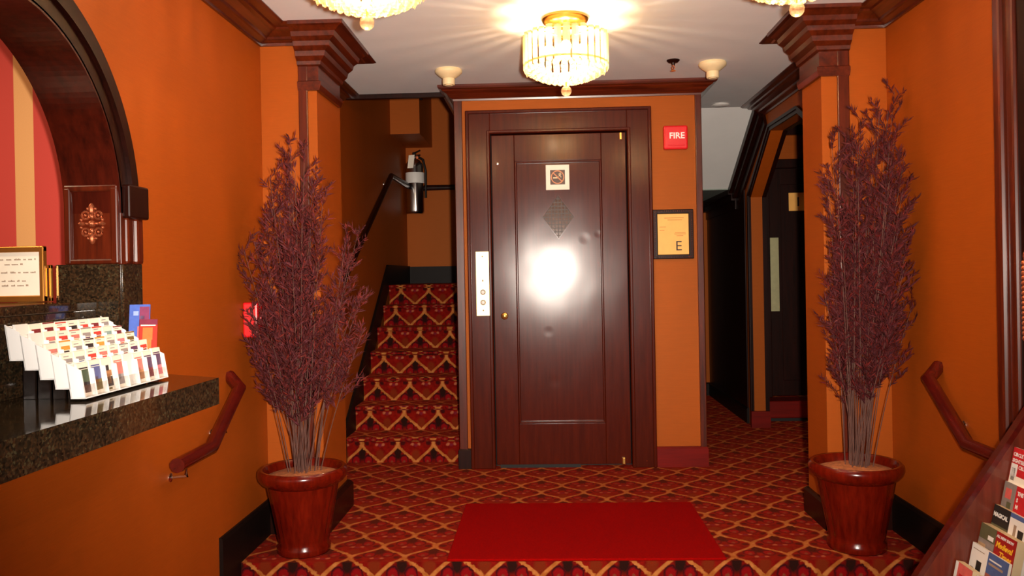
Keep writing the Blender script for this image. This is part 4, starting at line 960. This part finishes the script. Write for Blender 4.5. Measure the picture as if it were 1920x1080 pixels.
def d2_(p, t): t('THE', 0.1, 0.88, 0.0165, wht, 0.0006); t('S', 0.1, 0.79, 0.0165, wht, 0.0006); t('M', 0.1, 0.70, 0.0165, wht, 0.0006)
brochure(1, RY-0.070, 0.1, 0.006, bred, 'red brochure with white capitals next to the grey photo brochure', d2_)
brochure(2, RY-0.005, 0.088, 0.014, bblk, 'thick stack of black brochures headed MAGICAL in white', lambda p, t: (t('MAGICAL', 0.06, 0.85, 0.0175, wht, 0.0007), p(0.0, 1.0, 0.6, 0.74, grn), p(0.7, 0.85, 0.64, 0.70, pnk)), paper='cream')
brochure(2, RY-0.095, 0.1, 0.010, wht, 'white brochure with a blue head and dark figures next to the black stack', lambda p, t: (p(0, 1, 0.94, 1.0, bblue), p(0.25, 0.38, 0.68, 0.86, M['grey']), p(0.48, 0.75, 0.62, 0.82, bblk)))
brochure(3, RY-0.005, 0.085, 0.026, grn, 'thick stack of olive photo brochures beside the yellow lettered red one', lambda p, t: (p(0, 1.0, 0.5, 0.80, bgrey), p(0.55, 0.9, 0.82, 0.88, wht), p(0.45, 1.0, 0.5, 0.66, pnk), p(0.0, 0.5, 0.62, 0.74, tan_)), paper='cream')
def d4(p, t): t('ALL NEW SHOW', 0.04, 0.925, 0.0115, wht, 0.0003); t('Medieval', 0.06, 0.80, 0.024, byel, 0.0007, 0.2); t('Times', 0.28, 0.68, 0.026, byel, 0.0007, 0.2); p(0, 1, 0.0, 0.60, bblk)
brochure(3, RY-0.092, 0.103, 0.026, ink('brochure_crimson', (160, 18, 14)), 'red show brochure with yellow blackletter title and white headline', d4, paper='cream')
brochure(4, RY-0.006, 0.09, 0.008, wht, 'white brochure with a dark upright phone picture low in the rack', lambda p, t: (p(0.42, 0.72, 0.55, 0.80, bblk), p(0.1, 0.3, 0.55, 0.68, bgrey), p(0.1, 0.8, 0.93, 0.94, M['grey'])))
brochure(4, RY-0.098, 0.105, 0.008, bblue, 'blue brochure with pale lines beside the white phone brochure', lambda p, t: (p(0.08, 0.7, 0.90, 0.92, wht), p(0.08, 0.8, 0.84, 0.87, M['grey']), p(0, 1, 0.4, 0.72, ink('brochure_brick', (160, 90, 76)))))
brochure(5, RY-0.008, 0.096, 0.022, pnk, 'thick cream-edged stack with a red cover, lowest in the rack', lambda p, t: (p(0.0, 0.16, 0.5, 1.0, wht), p(0.3, 0.7, 0.7, 0.86, bred)), paper='cream')
brochure(5, RY-0.130, 0.1, 0.014, M['paper'], 'plain cream brochure stack beside the lowest red covered one', None, paper='cream')
